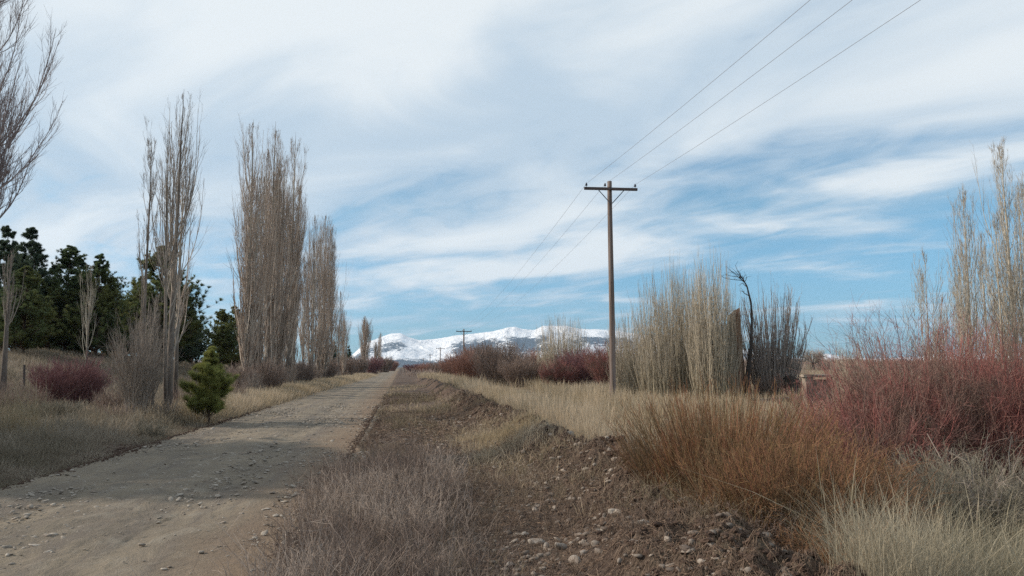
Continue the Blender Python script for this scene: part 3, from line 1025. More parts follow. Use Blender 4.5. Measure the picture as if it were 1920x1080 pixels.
shrub('dark_thicket', 'dark bare thicket of spreading trunks right of the pale thicket', 'shrub', x, y, M['thicket_dark'], 6.3, 1.75, 84,
      n=110, n2=10, n3=2, r0=0.032, rmin=0.005, spread0=0.75, lf=0.2, ang=(8, 26), up=0.45, bend=0.2, wob=0.03, hv=0.5)
shrub('dark_brush', 'black brush around the foot of the dark bare thicket', 'shrub', x, y - 0.5, M['brown_twig'], 1.7, 1.3, 85, n=200, n2=8, n3=2, rmin=0.006, r0=0.014)
x, y = at(1052, 74)
shrub('willow_thicket', 'distant pale thicket before the snowy ridge, left of the near power pole', 'shrub', x, y, M['sucker_twig'], 6.8, 2.6, 86,
      n=460, n2=6, n3=0, r0=0.02, rmin=0.008, spread0=2.1, lf=0.2, ang=(8, 24), up=0.45, bend=0.7, wob=0.03, hv=0.6, tw=(0.1, 1.0))
x, y = at(1095, 68)
shrub('red_shrub', 'dark red bush right of the distant pale thicket', 'shrub', x, y, M['wine_twig'], 3.4, 2.6, 87, n=240, n2=8, n3=3, rmin=0.009, r0=0.016, oval=(1.1, 0.9))
x, y = at(1045, 66)
shrub('red_shrub', 'low dark red bush in front of the distant pale thicket', 'shrub', x, y, M['red_twig'], 2.4, 1.7, 88, n=180, n2=8, n3=3, rmin=0.009, r0=0.016)
for (px, d, top, rch, seed, mt, lab) in [
    (885, 84, 652, 2.6, 91, 'rust_twig', 'rust coloured bush around the foot of the second power pole'),
    (935, 78, 640, 2.7, 92, 'brown_twig', 'large brown bush between the second power pole and the pale thicket'),
    (975, 74, 668, 1.9, 93, 'brown_twig', 'brown bush just left of the distant pale thicket'),
    (905, 96, 648, 2.4, 94, 'brown_twig', 'brown bush behind the rust coloured one'),
    (1005, 80, 655, 2.2, 95, 'rust_twig', 'rust bush behind the left flank of the distant pale thicket'),
    (858, 112, 668, 2.6, 96, 'rust_twig', 'low rust bush left of the second power pole'),
    (838, 150, 676, 3.2, 97, 'brown_twig', 'low far brush between the second and third power poles'),
    (812, 200, 680, 4.0, 98, 'rust_twig', 'far rust brush at the foot of the third power pole'),
    (785, 260, 682, 4.5, 99, 'wine_twig', 'farthest dark brush right of the end of the road'),
    (1150, 62, 640, 2.4, 100, 'red_twig', 'red brush just left of the near power pole'),
]:
    x, y = at(px, d)
    hh = zof(top, d) - HF(x, y)
    shrub('roadside_bush', lab, 'shrub', x, y, M[mt], hh, rch, seed, n=210, n2=8, n3=3, rmin=0.00013 * d, r0=0.0002 * d + 0.004, oval=(1.15, 1.0), lf=0.32)
# left side far bushes under the poplars
for (px, d, top, rch, seed, mt, lab) in [
    (650, 125, 668, 2.2, 111, 'brown_twig', 'brown bush at the foot of the poplar row, left of the lone pale poplar'),
    (675, 165, 668, 2.4, 112, 'brown_twig', 'brown bush at the foot of the lone pale poplar'),
    (700, 200, 668, 3.0, 113, 'wine_twig', 'dark bush right of the lone pale poplar'),
    (722, 250, 668, 3.2, 114, 'brown_twig', 'bush sloping down to the road under the farthest poplar'),
    (736, 330, 676, 3.2, 115, 'rust_twig', 'last bush on the left where the road ends'),
    (612, 90, 672, 1.7, 116, 'brown_twig', 'brown brush under the second poplar clump'),
    (570, 66, 676, 1.2, 117, 'brown_twig', 'brown brush in the gap of the poplar row'),
    (505, 47, 668, 1.2, 118, 'brown_twig', 'dark brush at the foot of the dense poplar row'),
    (455, 43, 680, 0.9, 119, 'brown_twig', 'dark brush at the left foot of the dense poplar row'),
]:
    x, y = at(px, d)
    hh = zof(top, d) - HF(x, y)
    shrub('roadside_bush', lab, 'shrub', x, y, M[mt], hh, rch, seed, n=150, n2=7, n3=3, rmin=0.00014 * d, r0=0.0002 * d + 0.004, lf=0.3)

# right foreground
x, y = at(1325, 8.3)
shrub('orange_willow', 'orange stemmed willow bush fanning up beside the earth windrow', 'shrub', x + 0.25, y + 0.2, M['orange_twig'], 1.45, 1.25, 121,
      n=720, n2=5, n3=1, r0=0.0064, rmin=0.0019, spread0=0.6, lf=0.34, ang=(8, 30), up=0.18, bend=0.35, wob=0.035, hv=0.5, oval=(1.0, 0.9))
x, y = at(1490, 6.9)
shrub('russet_bush', 'tangled russet brown bush right of the orange willow', 'shrub', x + 0.1, y, M['russet_twig'], 1.08, 0.98, 122,
      n=460, n2=7, n3=2, r0=0.0058, rmin=0.0019, spread0=0.5, lf=0.40, ang=(20, 70), up=0.02, bend=0.3, wob=0.09, hv=0.6)
x, y = at(1620, 10.2)
shrub('red_osier', 'red twigged bush in front of the tall pale saplings, left part', 'shrub', x + 0.3, y + 0.4, M['red_twig'], 1.95, 1.25, 123,
      n=340, n2=8, n3=3, r0=0.009, rmin=0.0022, spread0=0.6, lf=0.34, ang=(18, 60), up=0.08, bend=0.35, wob=0.075, hv=0.6)
x, y = at(1760, 10.6)
shrub('red_osier', 'large red twigged bush right of centre of the red mass', 'shrub', x + 0.2, y + 0.5, M['red_twig'], 2.65, 1.45, 124,
      n=400, n2=8, n3=3, r0=0.010, rmin=0.002, spread0=0.7, lf=0.34, ang=(18, 60), up=0.08, bend=0.35, wob=0.075, hv=0.6)
x, y = at(1925, 10.0)
shrub('red_osier', 'red twigged bush cut by the right edge of the picture', 'shrub', x + 0.2, y + 0.5, M['red_twig'], 2.5, 1.3, 125,
      n=430, n2=7, n3=3, r0=0.007, rmin=0.002, spread0=0.7, lf=0.34, ang=(18, 60), up=0.08, bend=0.35, wob=0.075, hv=0.6)
x, y = at(1790, 8.5)
shrub('grey_bush', 'grey leafless bush with pale forked stems in front of the red mass', 'shrub', x, y, M['grey_twig'], 1.12, 0.95, 126,
      n=260, n2=7, n3=3, r0=0.007, rmin=0.002, spread0=0.35, lf=0.34, ang=(20, 60), up=0.04, bend=0.4, wob=0.09, hv=0.5)
# dark sparse branches rising over the red mass and the pale saplings behind
x, y = at(1700, 13.5)
shrub('dark_branches', 'sparse dark branches arching up over the red bushes', 'shrub', x, y, M['thicket_dark'], 2.75, 1.3, 127,
      n=34, n2=7, n3=3, r0=0.012, rmin=0.003, spread0=0.5, lf=0.22, ang=(20, 55), up=0.1, bend=0.8, wob=0.06, hv=0.5)
SAP = 'tall pale bare saplings behind the red bushes'
for (px, d, top, r0, w, seed, n1, lab) in [
    (1818, 21.0, 350, 0.055, 0.42, 131, 40, 'left tall pale sapling, behind the red bushes'),
    (1850, 22.5, 440, 0.04, 0.40, 132, 36, 'shorter pale sapling between the left tall one and the edge pair'),
    (1878, 21.5, 400, 0.045, 0.42, 133, 38, 'pale sapling of middle height, left of the tallest'),
    (1902, 22.0, 262, 0.07, 0.45, 134, 46, 'tallest pale sapling near the right edge'),
    (1935, 20.5, 330, 0.06, 0.45, 135, 44, 'pale sapling cut by the right edge'),
    (1738, 22.0, 470, 0.03, 0.30, 136, 22, 'thin low sapling standing apart, left of the tall pale ones'),
    (1800, 20.0, 520, 0.03, 0.35, 137, 26, 'low sapling at the foot of the left tall pale one'),
    (1768, 21.0, 560, 0.025, 0.35, 138, 22, 'lowest bushy sapling above the red bushes'),
]:
    x, y = at(px, d)
    z = HF(x, y)
    g, c = poplar(zof(top, d) - z, r0, w * 1.35, seed, n1, 8, 2, 0.10, rmin=0.0034, fork=1)
    t = thing('pale_sapling', lab, 'tree', (x, y, z), 0, SAP)
    g.build('trunk', M['sapling_twig'], t, True)
    c.build('crown', M['sapling_twig'], t)
x, y = at(1598, 26)
shrub('pale_brush', 'pale bare brush left of the red bushes, beside the masonry remains', 'shrub', x, y, M['sucker_twig'], 2.6, 0.85, 128,
      n=150, n2=7, n3=2, r0=0.010, rmin=0.004, spread0=0.6, lf=0.25, ang=(10, 30), up=0.3, bend=0.6, hv=0.6)
x, y = at(1545, 24)
shrub('pale_brush', 'low dry brush in front of the masonry remains', 'shrub', x + 0.2, y - 2, M['brown_twig'], 0.7, 1.0, 129, n=120, n2=7, n3=2, rmin=0.003, r0=0.007)
# spreading tree on the right horizon
r = np.random.default_rng(140)
x, y = at(1522, 150)
z = HF(x, y)
t = thing('spreading_tree', 'small round bare tree on the horizon right of the dark thicket', 'tree', (x, y, z))
T = np.zeros((1, 5, 3)); T[0, :, 2] = np.linspace(-0.2, 1.3, 5)
g = Geo(); g.tubes(T, np.full((1, 5), 0.28), 7, r)
c = Geo()
P1, R1, _, _ = sprout(T, np.full((1, 5), 0.28), 16, 0.7, 1.0, (20, 75), lambda i, q: 2.5 + 0 * q, r, up=0.05, wob=0.10, K=5, ratio=0.45)
P2, R2, _, _ = sprout(P1, R1, 8, 0.3, 1, (20, 50), lambda i, q: 1.4 + 0 * q, r, up=0.03, wob=0.14, K=4, ratio=0.5, rmin=0.02)
P3, R3, _, _ = sprout(P2, R2, 8, 0.2, 1, (20, 60), lambda i, q: 0.8 + 0 * q, r, up=0.03, wob=0.18, K=3, ratio=0.6, rmin=0.014)
for P, Q in ((P1, R1), (P2, R2), (P3, R3)):
    c.tubes(P, Q, 3, r)
g.build('trunk', M['dark_wood'], t)
c.build('crown', M['poplar_twig_dark'], t)


# ------------------------------------------------------------------ dead trunks, masonry remains
def rough_trunk(h, r0, r1, seed, top_rag=0.3, n=16, K=18, lean=0.0):
    r = np.random.default_rng(seed)
    V = []
    ph = r.random(5) * 6.28
    for k in range(K):
        t = k / (K - 1)
        rr = r0 + (r1 - r0) * t
        for j in range(n):
            a = j / n * 2 * np.pi
            q = rr * (1 + 0.16 * math.sin(3 * a + ph[0] + t * 2) + 0.10 * math.sin(5 * a + ph[1]) + r.normal(0, 0.03)) * (1 + 0.5 * math.exp(-t * 9))
            z = h * t * (1 - (top_rag * (0.5 + 0.5 * math.sin(a + ph[2])) + 0.1 * r.random() * top_rag) * (t ** 3))
            V.append((q * math.cos(a) + lean * t * h, q * math.sin(a), z - 0.1))
    F = [(k * n + j, k * n + (j + 1) % n, (k + 1) * n + (j + 1) % n, (k + 1) * n + j) for k in range(K - 1) for j in range(n)]
    top = len(V)
    V.append(tuple(np.mean(V[-n:], 0) - np.array([0, 0, 0.15 * r1])))
    F3 = [((K - 1) * n + j, (K - 1) * n + (j + 1) % n, top) for j in range(n)]
    V = np.array(V)
    return mesh_np('trunk', V, [np.array(F), np.array(F3)], np.full((len(V), 3), 0.5), False)


x, y = at(1377, 38.5)
o = obj('broken_trunk', rough_trunk(zof(574, 38.9) - HF(x, y), 0.42, 0.30, 151, 0.10), M['dead_wood'])
o.location = (x, y, HF(x, y))
tag(o, 'thick broken brown trunk standing in the tall end of the pale thicket', 'dead trunk')
x, y = at(1402, 38)
r = np.random.default_rng(152)
t = thing('dead_tree', 'dead leaning trunk with a black claw of bare branches bent left at its top', 'dead tree', (x, y, HF(x, y)))
hh = zof(520, 38) - HF(x, y)
P = np.array([[[0, 0, -0.2], [-0.1, 0, hh * .2], [0.12, 0, hh * .45], [0.22, 0, hh * .65], [0.2, 0, hh * .8], [0.02, 0, hh * .93], [-0.22, 0, hh]]])
g = Geo(); g.tubes(P, np.array([[.20, .14, .08, .055, .045, .035, .025]]), 8, r)
g.build('trunk', M['dark_wood'], t, True)
c = Geo()
P1, R1, _, _ = sprout(P, np.array([[.20, .14, .08, .055, .045, .035, .025]]), 12, 0.72, 1.0, (10, 60), lambda i, q: 0.75 + 0 * q, r, up=-0.02, wob=0.2, K=6, ratio=0.6, rmin=0.012)
P1[:, :, 0] -= np.linspace(0, 0.35, 7)[None] ** 1.0
P2, R2, _, _ = sprout(P1, R1, 3, 0.3, 1, (20, 60), lambda i, q: 0.3 + 0 * q, r, up=0, wob=0.2, K=3, ratio=0.6, rmin=0.008)
c.tubes(P1, R1, 4, r); c.tubes(P2, R2, 3, r)
c.build('branches', M['dark_wood'], t)
x, y = at(1479, 37.5)
o = obj('tree_stump', rough_trunk(1.55, 0.36, 0.30, 153, 0.15), M['dark_wood'])
o.location = (x, y, HF(x, y))
tag(o, 'dark moss covered stump at the right foot of the dark bare thicket', 'stump')
me = rough_trunk(2.6, 0.16, 0.12, 154, 0.1)
o = obj('fallen_log', me, M['post_wood'])
x, y = at(1450, 34.5)
o.location, o.rotation_euler = (x - 1.0, y, HF(x, y) + 0.28), (0, R(86), R(8))
tag(o, 'weathered log lying in front of the dark bare thicket', 'log')


def box_mesh(parts, name='mesh', jit=0.0, seed=0, cuts=0, bev=0.0):
    """parts: (cx,cy,cz,sx,sy,sz) boxes joined in one mesh"""
    import bmesh
    r = np.random.default_rng(seed)
    bm = bmesh.new()
    for (cx, cy, cz, sx, sy, sz) in parts:
        ret = bmesh.ops.create_cube(bm, size=1.0)
        for v in ret['verts']:
            v.co = Vector((cx + v.co.x * sx, cy + v.co.y * sy, cz + v.co.z * sz))
    if bev:
        bmesh.ops.bevel(bm, geom=list(bm.edges), offset=bev, segments=2, affect='EDGES')
    if cuts:
        bmesh.ops.subdivide_edges(bm, edges=list(bm.edges), cuts=cuts, use_grid_fill=True)
    if jit:
        for v in bm.verts:
            v.co += Vector(r.normal(0, jit, 3))
    me = bpy.data.meshes.new(name)
    bm.to_mesh(me)
    bm.free()
    return me


x, y = at(1524, 33)
z = HF(x, y)
t = thing('masonry_remains', 'low pale masonry block with a lintel, beyond the dry brush', 'ruin', (x, y, z), -0.1)
zt = zof(700, 33) - z
obj('pier', box_mesh([(-0.30, 0, zt * 0.45, 0.30, 0.4, zt * 0.9 + 0.1)], 'pier', 0.03, 1, 4), M['masonry'], t)
obj('lintel', box_mesh([(0.08, 0, zt * 0.94, 1.25, 0.46, 0.10)], 'lintel', 0.01, 2, 3), M['masonry'], t)
obj('wall', box_mesh([(0.20, 0.05, zt * 0.42, 0.86, 0.3, zt * 0.80)], 'wall', 0.03, 3, 5), M['masonry'], t)
obj('pier', box_mesh([(0.68, 0, zt * 0.44, 0.2, 0.4, zt * 0.88)], 'pier', 0.03, 4, 4), M['masonry'], t)

# ------------------------------------------------------------------ power poles and wires
ARM = 1.2


def insulator_mesh():
    prof = [(0.010, 0), (0.010, 0.06), (0.05, 0.065), (0.058, 0.085), (0.035, 0.10), (0.05, 0.115), (0.05, 0.135), (0.028, 0.15), (0.034, 0.17), (0.022, 0.195), (0.0, 0.20)]
    n = 14
    V = np.array([(q * math.cos(2 * math.pi * j / n), q * math.sin(2 * math.pi * j / n), z) for q, z in prof for j in range(n)])
    F = np.array([(k * n + j, k * n + (j + 1) % n, (k + 1) * n + (j + 1) % n, (k + 1) * n + j) for k in range(len(prof) - 1) for j in range(n)])
    return mesh_np('insulator', V, F, None, True)


ins_me = insulator_mesh()


def make_pole(px, d, top, label, rot):
    x, y = at(px, d)
    z0 = HF(x, y)
    h = zof(top, d) - z0
    t = thing('power_pole', label, 'power pole', (x, y, z0), rot, 'wooden power poles of the line along the road')
    r = np.random.default_rng(160)
    K = 16
    q = np.linspace(0, 1, K)
    P = np.zeros((1, K, 3))
    P[0, :, 2] = q * (h + 0.3) - 0.3
    P[0, :, 0] = 0.02 * np.sin(q * 5)
    g = Geo()
    g.tubes(P, (0.142 - 0.042 * q)[None], 14, r, cap=True)
    g.build('post', M['pole_wood'], t, True)
    az_ = h - 0.38
    a = obj('crossarm', box_mesh([(0, 0, 0, 2 * ARM, 0.095, 0.12)], 'crossarm', 0.0, 0, 0, 0.008), M['arm_wood'], t)
    a.location = (0, -0.158, az_)
    b = obj('bolt', box_mesh([(0, 0, 0, 0.05, 0.05, 0.05)], 'bolt', 0, 0, 0, 0.006), M['steel'], t)
    b.location = (0, -0.228, az_)
    for s in (-1, 1):
        L_ = math.hypot(0.56, 0.62)
        br = obj('brace', box_mesh([(0, 0, 0, L_, 0.012, 0.038)], 'brace', 0, 0, 0, 0.003), M['steel'], t)
        br.location = (s * 0.32, -0.118 - 0.10, az_ - 0.35)
        br.rotation_euler = (0, -s * math.atan2(0.62, 0.56), 0)
    for xi in (-ARM + 0.10, -0.26, ARM - 0.10):
        i = obj('insulator', ins_me, M['porcelain'], t)
        i.location = (xi, -0.158, az_ + 0.06)
    return t, h


POLES = [(1147, 35.0, 340, 'near wooden power pole with braced crossarm beside the pale thicket'),
         (870, 124.0, 617, 'second wooden power pole, above the rust coloured bushes'),
         (826, 222.0, 651, 'third power pole, small before the snowy slope'),
         (807, 318.0, 664, 'fourth power pole, tiny, left of the third'),
         (795, 415.0, 671, 'farthest power pole, a speck over the far brush')]
tops = []
for k, (px, d, top, lab) in enumerate(POLES):
    t, h = make_pole(px, d, top, lab, R(-2) if k == 0 else R(-4))
    tops.append((t.location.x, t.location.y, t.location.z + h - 0.38 + 0.06 + 0.16, t.rotation_euler[2]))
# the pole behind the camera that the near spans come from (outside the frame, so only its wire ends matter)
back = (tops[0][0] + 0.3, tops[0][1] - 92.0, tops[0][2] + 0.35, 0.0)
names = ['left overhead wire, from the left end of the crossarm to the top edge',
         'middle overhead wire, tied beside the top of the near pole',
         'right overhead wire, from the right end of the crossarm']
for w, xi in enumerate((-ARM + 0.10, -0.26, ARM - 0.10)):
    pts = []
    seq = [back] + tops
    for a, b in zip(seq[:-1], seq[1:]):
        pa = np.array([a[0] + xi * math.cos(a[3]), a[1] + xi * math.sin(a[3]) - 0.16, a[2]])
        pb = np.array([b[0] + xi * math.cos(b[3]), b[1] + xi * math.sin(b[3]) - 0.16, b[2]])
        q = np.linspace(0, 1, 40)[:-1]
        seg = pa[None] * (1 - q[:, None]) + pb[None] * q[:, None]
        seg[:, 2] -= 4 * 1.15 * q * (1 - q)
        pts.append(seg)
    pts = np.concatenate(pts + [pb[None]])[None]
    g = Geo()
    r = np.random.default_rng(5)
    g.tubes(pts, np.full(pts.shape[:2], 0.0055), 5, r)
    o = g.build('overhead_wire', M['cable'], None, True)
    tag(o, names[w], 'power line', 'the three overhead wires')

# ------------------------------------------------------------------ wire fence on the left bank
t = thing('wire_fence', 'old wire fence with thin leaning posts on the left bank', 'fence', (0, 0, 0))
fp = []
for k, px in enumerate((-60, 8, 52, 100, 150, 196, 236, 330, 372)):
    fp.append(at(px, 29.5 + 0.5 * k))
for k, (x, y) in enumerate(fp):
    r = np.random.default_rng(170 + k)
    P = np.zeros((1, 5, 3))
    P[0, :, 2] = np.linspace(-0.2, 1.15, 5)
    P[0, :, 0] = np.linspace(0, r.normal(0, 0.08), 5)
    g = Geo(); g.tubes(P, np.full((1, 5), 0.045), 6, r, cap=True)
    o = g.build('post', M['post_wood'], t)
    o.location = (x, y, HF(x, y))
for hgt in (0.35, 0.65, 0.98):
    pts = np.array([[x, y - 0.05, HF(x, y) + hgt] for x, y in fp])[None]
    g = Geo(); g.tubes(pts, np.full(pts.shape[:2], 0.004), 3, np.random.default_rng(1))
    g.build('wire', M['fence_wire'], t)


# ------------------------------------------------------------------ stones
def ico():
    import bmesh
    bm = bmesh.new()
    bmesh.ops.create_icosphere(bm, subdivisions=2, radius=1)
    V = np.array([v.co[:] for v in bm.verts])
    F = np.array([[v.index for v in f.verts] for f in bm.faces])
    bm.free()
    return V, F


IV, IF = ico()


def stones(pos, size, seed, flat=(0.4, 0.8), sink=0.25):
    r = np.random.default_rng(seed)
    n = len(pos)
    S = size[:, None] * np.stack([r.uniform(0.8, 1.5, n), r.uniform(0.6, 1.0, n), r.uniform(flat[0], flat[1], n)], -1)
    ph = r.random((n, 6)) * 6.28
    b = IV[None]
    rad = 1 + 0.10 * np.sign(np.sin(b[..., 0] * 2.1 + ph[:, None, 4])) * np.abs(b[..., 1]) + 0.08 * np.cos(b[..., 2] * 6 + b[..., 0] * 5 + ph[:, None, 5]) + 0.13 * np.sin(b[..., 0] * 3 + ph[:, None, 0]) + 0.13 * np.sin(b[..., 1] * 3.7 + ph[:, None, 1]) + 0.10 * np.sin(b[..., 2] * 4.5 + ph[:, None, 2]) + 0.06 * np.sin(b[..., 0] * 7 + b[..., 1] * 6 + ph[:, None, 3])
    V = b * rad[..., None] * S[:, None, :]
    a = r.random(n) * 6.28
    ca, sa = np.cos(a)[:, None], np.sin(a)[:, None]
    tl = r.normal(0, 0.25, n)[:, None]
    x, y, z = V[..., 0], V[..., 1], V[..., 2]
    x, z = x * np.cos(tl) - z * np.sin(tl), x * np.sin(tl) + z * np.cos(tl)
    V = np.stack([x * ca - y * sa, x * sa + y * ca, z], -1)
    V += pos[:, None, :] + np.array([0, 0, 1]) * (S[:, 2] * (1 - 2 * sink))[:, None, None]
    F = (IF[None] + (np.arange(n) * len(IV))[:, None, None]).reshape(-1, 3)
    C = np.repeat(r.random((n, 3)), len(IV), 0)
    return V.reshape(-1, 3), F, C


r = np.random.default_rng(200)


def hpos(x, y):
    return np.stack([x, y, H(x, y)], -1)


n = 8500
y = 4.2 + 22 * r.random(n) ** 1.7
x = np.clip(r.normal(1.9, 1.0, n), -0.9, 4.3)
sz = 0.006 + 0.036 * r.random(n) ** 4.2 + 0.0006 * y
keep = (vnoise(x * 1.3, y * 1.3) > 0.38) | (r.random(n) < 0.3)
V, F, C = stones(hpos(x, y)[keep], sz[keep], 201, (0.35, 0.7), 0.38)
o = obj('gravel', mesh_np('gravel', V, F, C, True), M['gravel'])
o['kind'] = 'stuff'; o['label'] = 'small stones scattered over the earth windrow and verge'
n = 12000
y = 4.0 + 34 * r.random(n) ** 1.6
x = r.uniform(ROAD_L + 0.1, ROAD_R + 0.2, n)
keep = ((vnoise(x * 1.1 + 40, y * 0.45) > 0.54) | (r.random(n) < 0.14)) & (vnoise(x * 5, y * 5) > 0.3)
x, y = x[keep], y[keep]
pz = np.full(len(x), 0.034)
V, F, C = stones(np.stack([x, y, pz], -1), 0.007 + 0.030 * r.random(len(x)) ** 4.5 + 0.0005 * y, 202, (0.22, 0.45), 0.36)
o = obj('road_gravel', mesh_np('road_gravel', V, F, C, True), M['road_stone'])
o['kind'] = 'stuff'; o['label'] = 'flat stones bedded in the packed dirt road'


def from_px(px, py, z=0.15):
    a = math.atan((540 - py) / F_PX) + PITCH
    d = (z - CAM_Z) / math.tan(a)
    return at(px, d)


STONE = [(1062, 850, 0.105, 'pale rounded stone on top of the earth windrow by the tall grass'),
         (1283, 1022, 0.10, 'flat pale stone at the foot of the russet bush'),
         (1272, 974, 0.075, 'pale angular stone at the foot of the orange willow'),
         (1326, 1055, 0.062, 'white rounded stone near the bottom edge, farthest right of the stones'),
         (1148, 975, 0.050, 'pale stone in the middle of the windrow slope'),
         (1075, 1064, 0.060, 'long flat stone at the bottom edge, left of a round one'),
         (1093, 1060, 0.048, 'round stone touching the long flat one at the bottom edge'),
         (1050, 1034, 0.05, 'stone just above the long flat one'),
         (1005, 1010, 0.062, 'broad pale stone on the left of the stony patch'),
         (1023, 1024, 0.052, 'grey stone next to the broad pale one'),
         (1031, 925, 0.050, 'grey blue stone high on the windrow slope'),
         (1131, 1040, 0.050, 'upright stone between the flat one and the willow'),
         (1199, 1058, 0.055, 'greyish stone at the bottom edge, middle of the patch'),
         (983, 992, 0.045, 'small stone left of the broad pale one'),
         (1088, 1003, 0.042, 'small pale stone right of the grey one'),
         (1113, 901, 0.045, 'stone on the crest beside the orange willow'),
         (862, 763, 0.10, 'small white stone on the far windrow crest'),
         (404, 798, 0.13, 'pale flat stone under the small young pine at the road edge'),
         (1146, 1003, 0.035, 'small round stone below the middle slope stone'),
         (955, 1050, 0.045, 'stone half hidden beside the grey weeds')]
for k, (px, py, s, lab) in enumerate(STONE):
    x, y = from_px(px, py, 0.25 if 0 < px - 1000 and py < 990 else 0.12)
    V, F, C = stones(np.array([[0, 0, 0.0]]), np.array([s]), 300 + k, (0.45, 0.7), 0.22)
    o = obj('stone', mesh_np('stone', V, F, C, True), M['stone'])
    o.location = (x, y, HF(x, y))
    tag(o, lab, 'stone', 'larger stones on the windrow' if px > 500 else None)


# ------------------------------------------------------------------ grass, weeds, litter
def scatter(n, fx, ylo, yhi, seed, power=1.0):
    """points with density falling with distance; fx(y, u) -> x"""
    r = np.random.default_rng(seed)
    q = r.random(n) ** power
    y = ylo * (yhi / ylo) ** q
    return r, fx(y, r.random(n)), y


def grass(name, label, mat, xy, tuft_r, per, hgt, hw, seed, lean=0.35, K=3, patch=None, hfn=None):
    r = np.random.default_rng(seed)
    x, y = xy
    if patch is not None:
        keep = patch(x, y, r)
        x, y = x[keep], y[keep]
    n = len(x)
    dist = np.hypot(x, y)
    tr_ = np.repeat(tuft_r * (1 + dist / 22), per)
    X = np.repeat(x, per) + r.normal(0, 1, n * per) * tr_
    Y = np.repeat(y, per) + r.normal(0, 1, n * per) * tr_
    Z = H(X, Y)
    th = np.repeat(r.uniform(0.6, 1.15, n), per)
    h = hgt * th * r.uniform(0.55, 1.1, n * per)
    if hfn is not None:
        h = h * np.repeat(hfn(x, y), per)
    a = r.random(n * per) * 6.283
    ln = np.abs(r.normal(0, lean, n * per)) * h
    sp_ = 0.8 / (1 + np.repeat(dist, per) / 22)
    dx = np.cos(a) * ln + (X - np.repeat(x, per)) * sp_
    dy = np.sin(a) * ln + (Y - np.repeat(y, per)) * sp_
    t = np.linspace(0, 1, K + 1)
    P = np.zeros((n * per, K + 1, 3))
    P[:, :, 0] = X[:, None] + dx[:, None] * t[None] ** 1.8
    P[:, :, 1] = Y[:, None] + dy[:, None] * t[None] ** 1.8
    P[:, :, 2] = Z[:, None] - 0.02 + h[:, None] * (t[None] - 0.12 * t[None] ** 3)
    W = (hw * (0.6 + np.minimum(dist, 80) / 14.0))
    W = np.repeat(W, per)[:, None] * r.uniform(0.6, 1.2, (n * per, 1)) * np.linspace(1, 0.55, K + 1)[None]
    head = r.random(n * per) < 0.10                  # seed heads
    W[head, K - 1] *= 2.6
    P[head, :, 2] += (h[head] * 0.15)[:, None] * t[None]
    g = Geo()
    g.blades(P, W, r)
    o = g.build(name, mat)
    o['kind'] = 'stuff'
    o['label'] = label
    return o


# tall tan grass of the field right of the windrow
r_, x, y = scatter(15000, lambda y, u: 3.9 + 0.1 * y + u * (3.0 + 0.52 * y), 7.0, 130, 401, 0.85)
x = np.where(np.random.default_rng(1).random(len(x)) < 0.25, ridge_x(y) + 1.1 + 1.6 * np.random.default_rng(2).random(len(x)), x)
grass('tall_dry_grass', 'tall pale dry grass filling the field right of the windrow', M['tan_grass'], (x, y), 0.08, 17, 1.12, 0.0024, 402, 0.22,
      patch=lambda x, y, r: (x > ridge_x(y) + 1.0 - 0.25 * r.random(len(x))) & (np.hypot(x - 4.6, y - 8.3) > 1.1) & ((vnoise(x * 0.5, y * 0.3) > 0.25) | (r.random(len(x)) < 0.5)),
      hfn=lambda x, y: (0.55 + 0.6 * vnoise(x * 0.35 + 7, y * 0.25)) * (0.72 + 0.28 * smooth(10, 22, y)))
# pale grass bottom right
rr = np.random.default_rng(403)
x = rr.uniform(2.6, 8.5, 3000)
y = rr.uniform(4.2, 10.5, 3000)
grass('pale_grass', 'pale greenish dry grass at the bottom right', M['pale_grass'], (x, y), 0.08, 34, 0.62, 0.0016, 404, 0.5, K=4,
      patch=lambda x, y, r: (x > 3.1 + 0.6 * (y - 5.5) + 0.35 * fbm(x, y, 2)) & (vnoise(x * 1.1 + 5, y * 1.1) > 0.22),
      hfn=lambda x, y: 0.6 + 0.8 * vnoise(x * 0.8, y * 0.8 + 3))
# left verge
r_, x, y = scatter(15000, lambda y, u: ROAD_L + 0.12 + 0.25 * fbm(y * 0.8, y * 0 + 3, 3) - u ** 1.3 * (3.2 + 0.28 * y), 6.0, 120, 405, 0.9)
grass('verge_grass', 'dull dry grass of the left verge', M['verge_grass'], (x, y), 0.08, 15, 0.42, 0.0024, 406, 0.5,
      patch=lambda x, y, r: (vnoise(x * 0.9, y * 0.5) > 0.16), hfn=lambda x, y: 0.32 + 0.93 * smooth(-5.6, -7.2, x) * (0.6 + 0.8 * vnoise(x * 0.4, y * 0.3)))
# tan grass at the foot of the poplars
r_, x, y = scatter(5200, lambda y, u: ROAD_L - 0.25 - u * 2.6, 24, 170, 407, 0.9)
grass('roadside_grass', 'tan dry grass at the foot of the poplar row', M['tan_grass'], (x, y), 0.10, 14, 0.62, 0.0022, 408, 0.3)
# thin turf of the bank
r_, x, y = scatter(9000, lambda y, u: -9.5 - u * (6 + 0.55 * y), 14, 120, 409, 1.0)
grass('bank_grass', 'thin brown grass of the left bank', M['short_weed'], (x, y), 0.2, 9, 0.30, 0.0026, 410, 0.6)
# pale coarse grass clump at the left edge
x = np.full(26, at(22, 17.0)[0]) + rr.normal(0, 0.35, 26)
y = np.full(26, at(22, 17.0)[1]) + rr.normal(0, 0.35, 26)
o = grass('pampas_clump', '', M['tan_grass'], (x, y), 0.05, 26, 1.35, 0.0022, 411, 0.45)
del o['kind']
tag(o, 'pale clump of long dry grass blades at the left edge', 'grass clump')


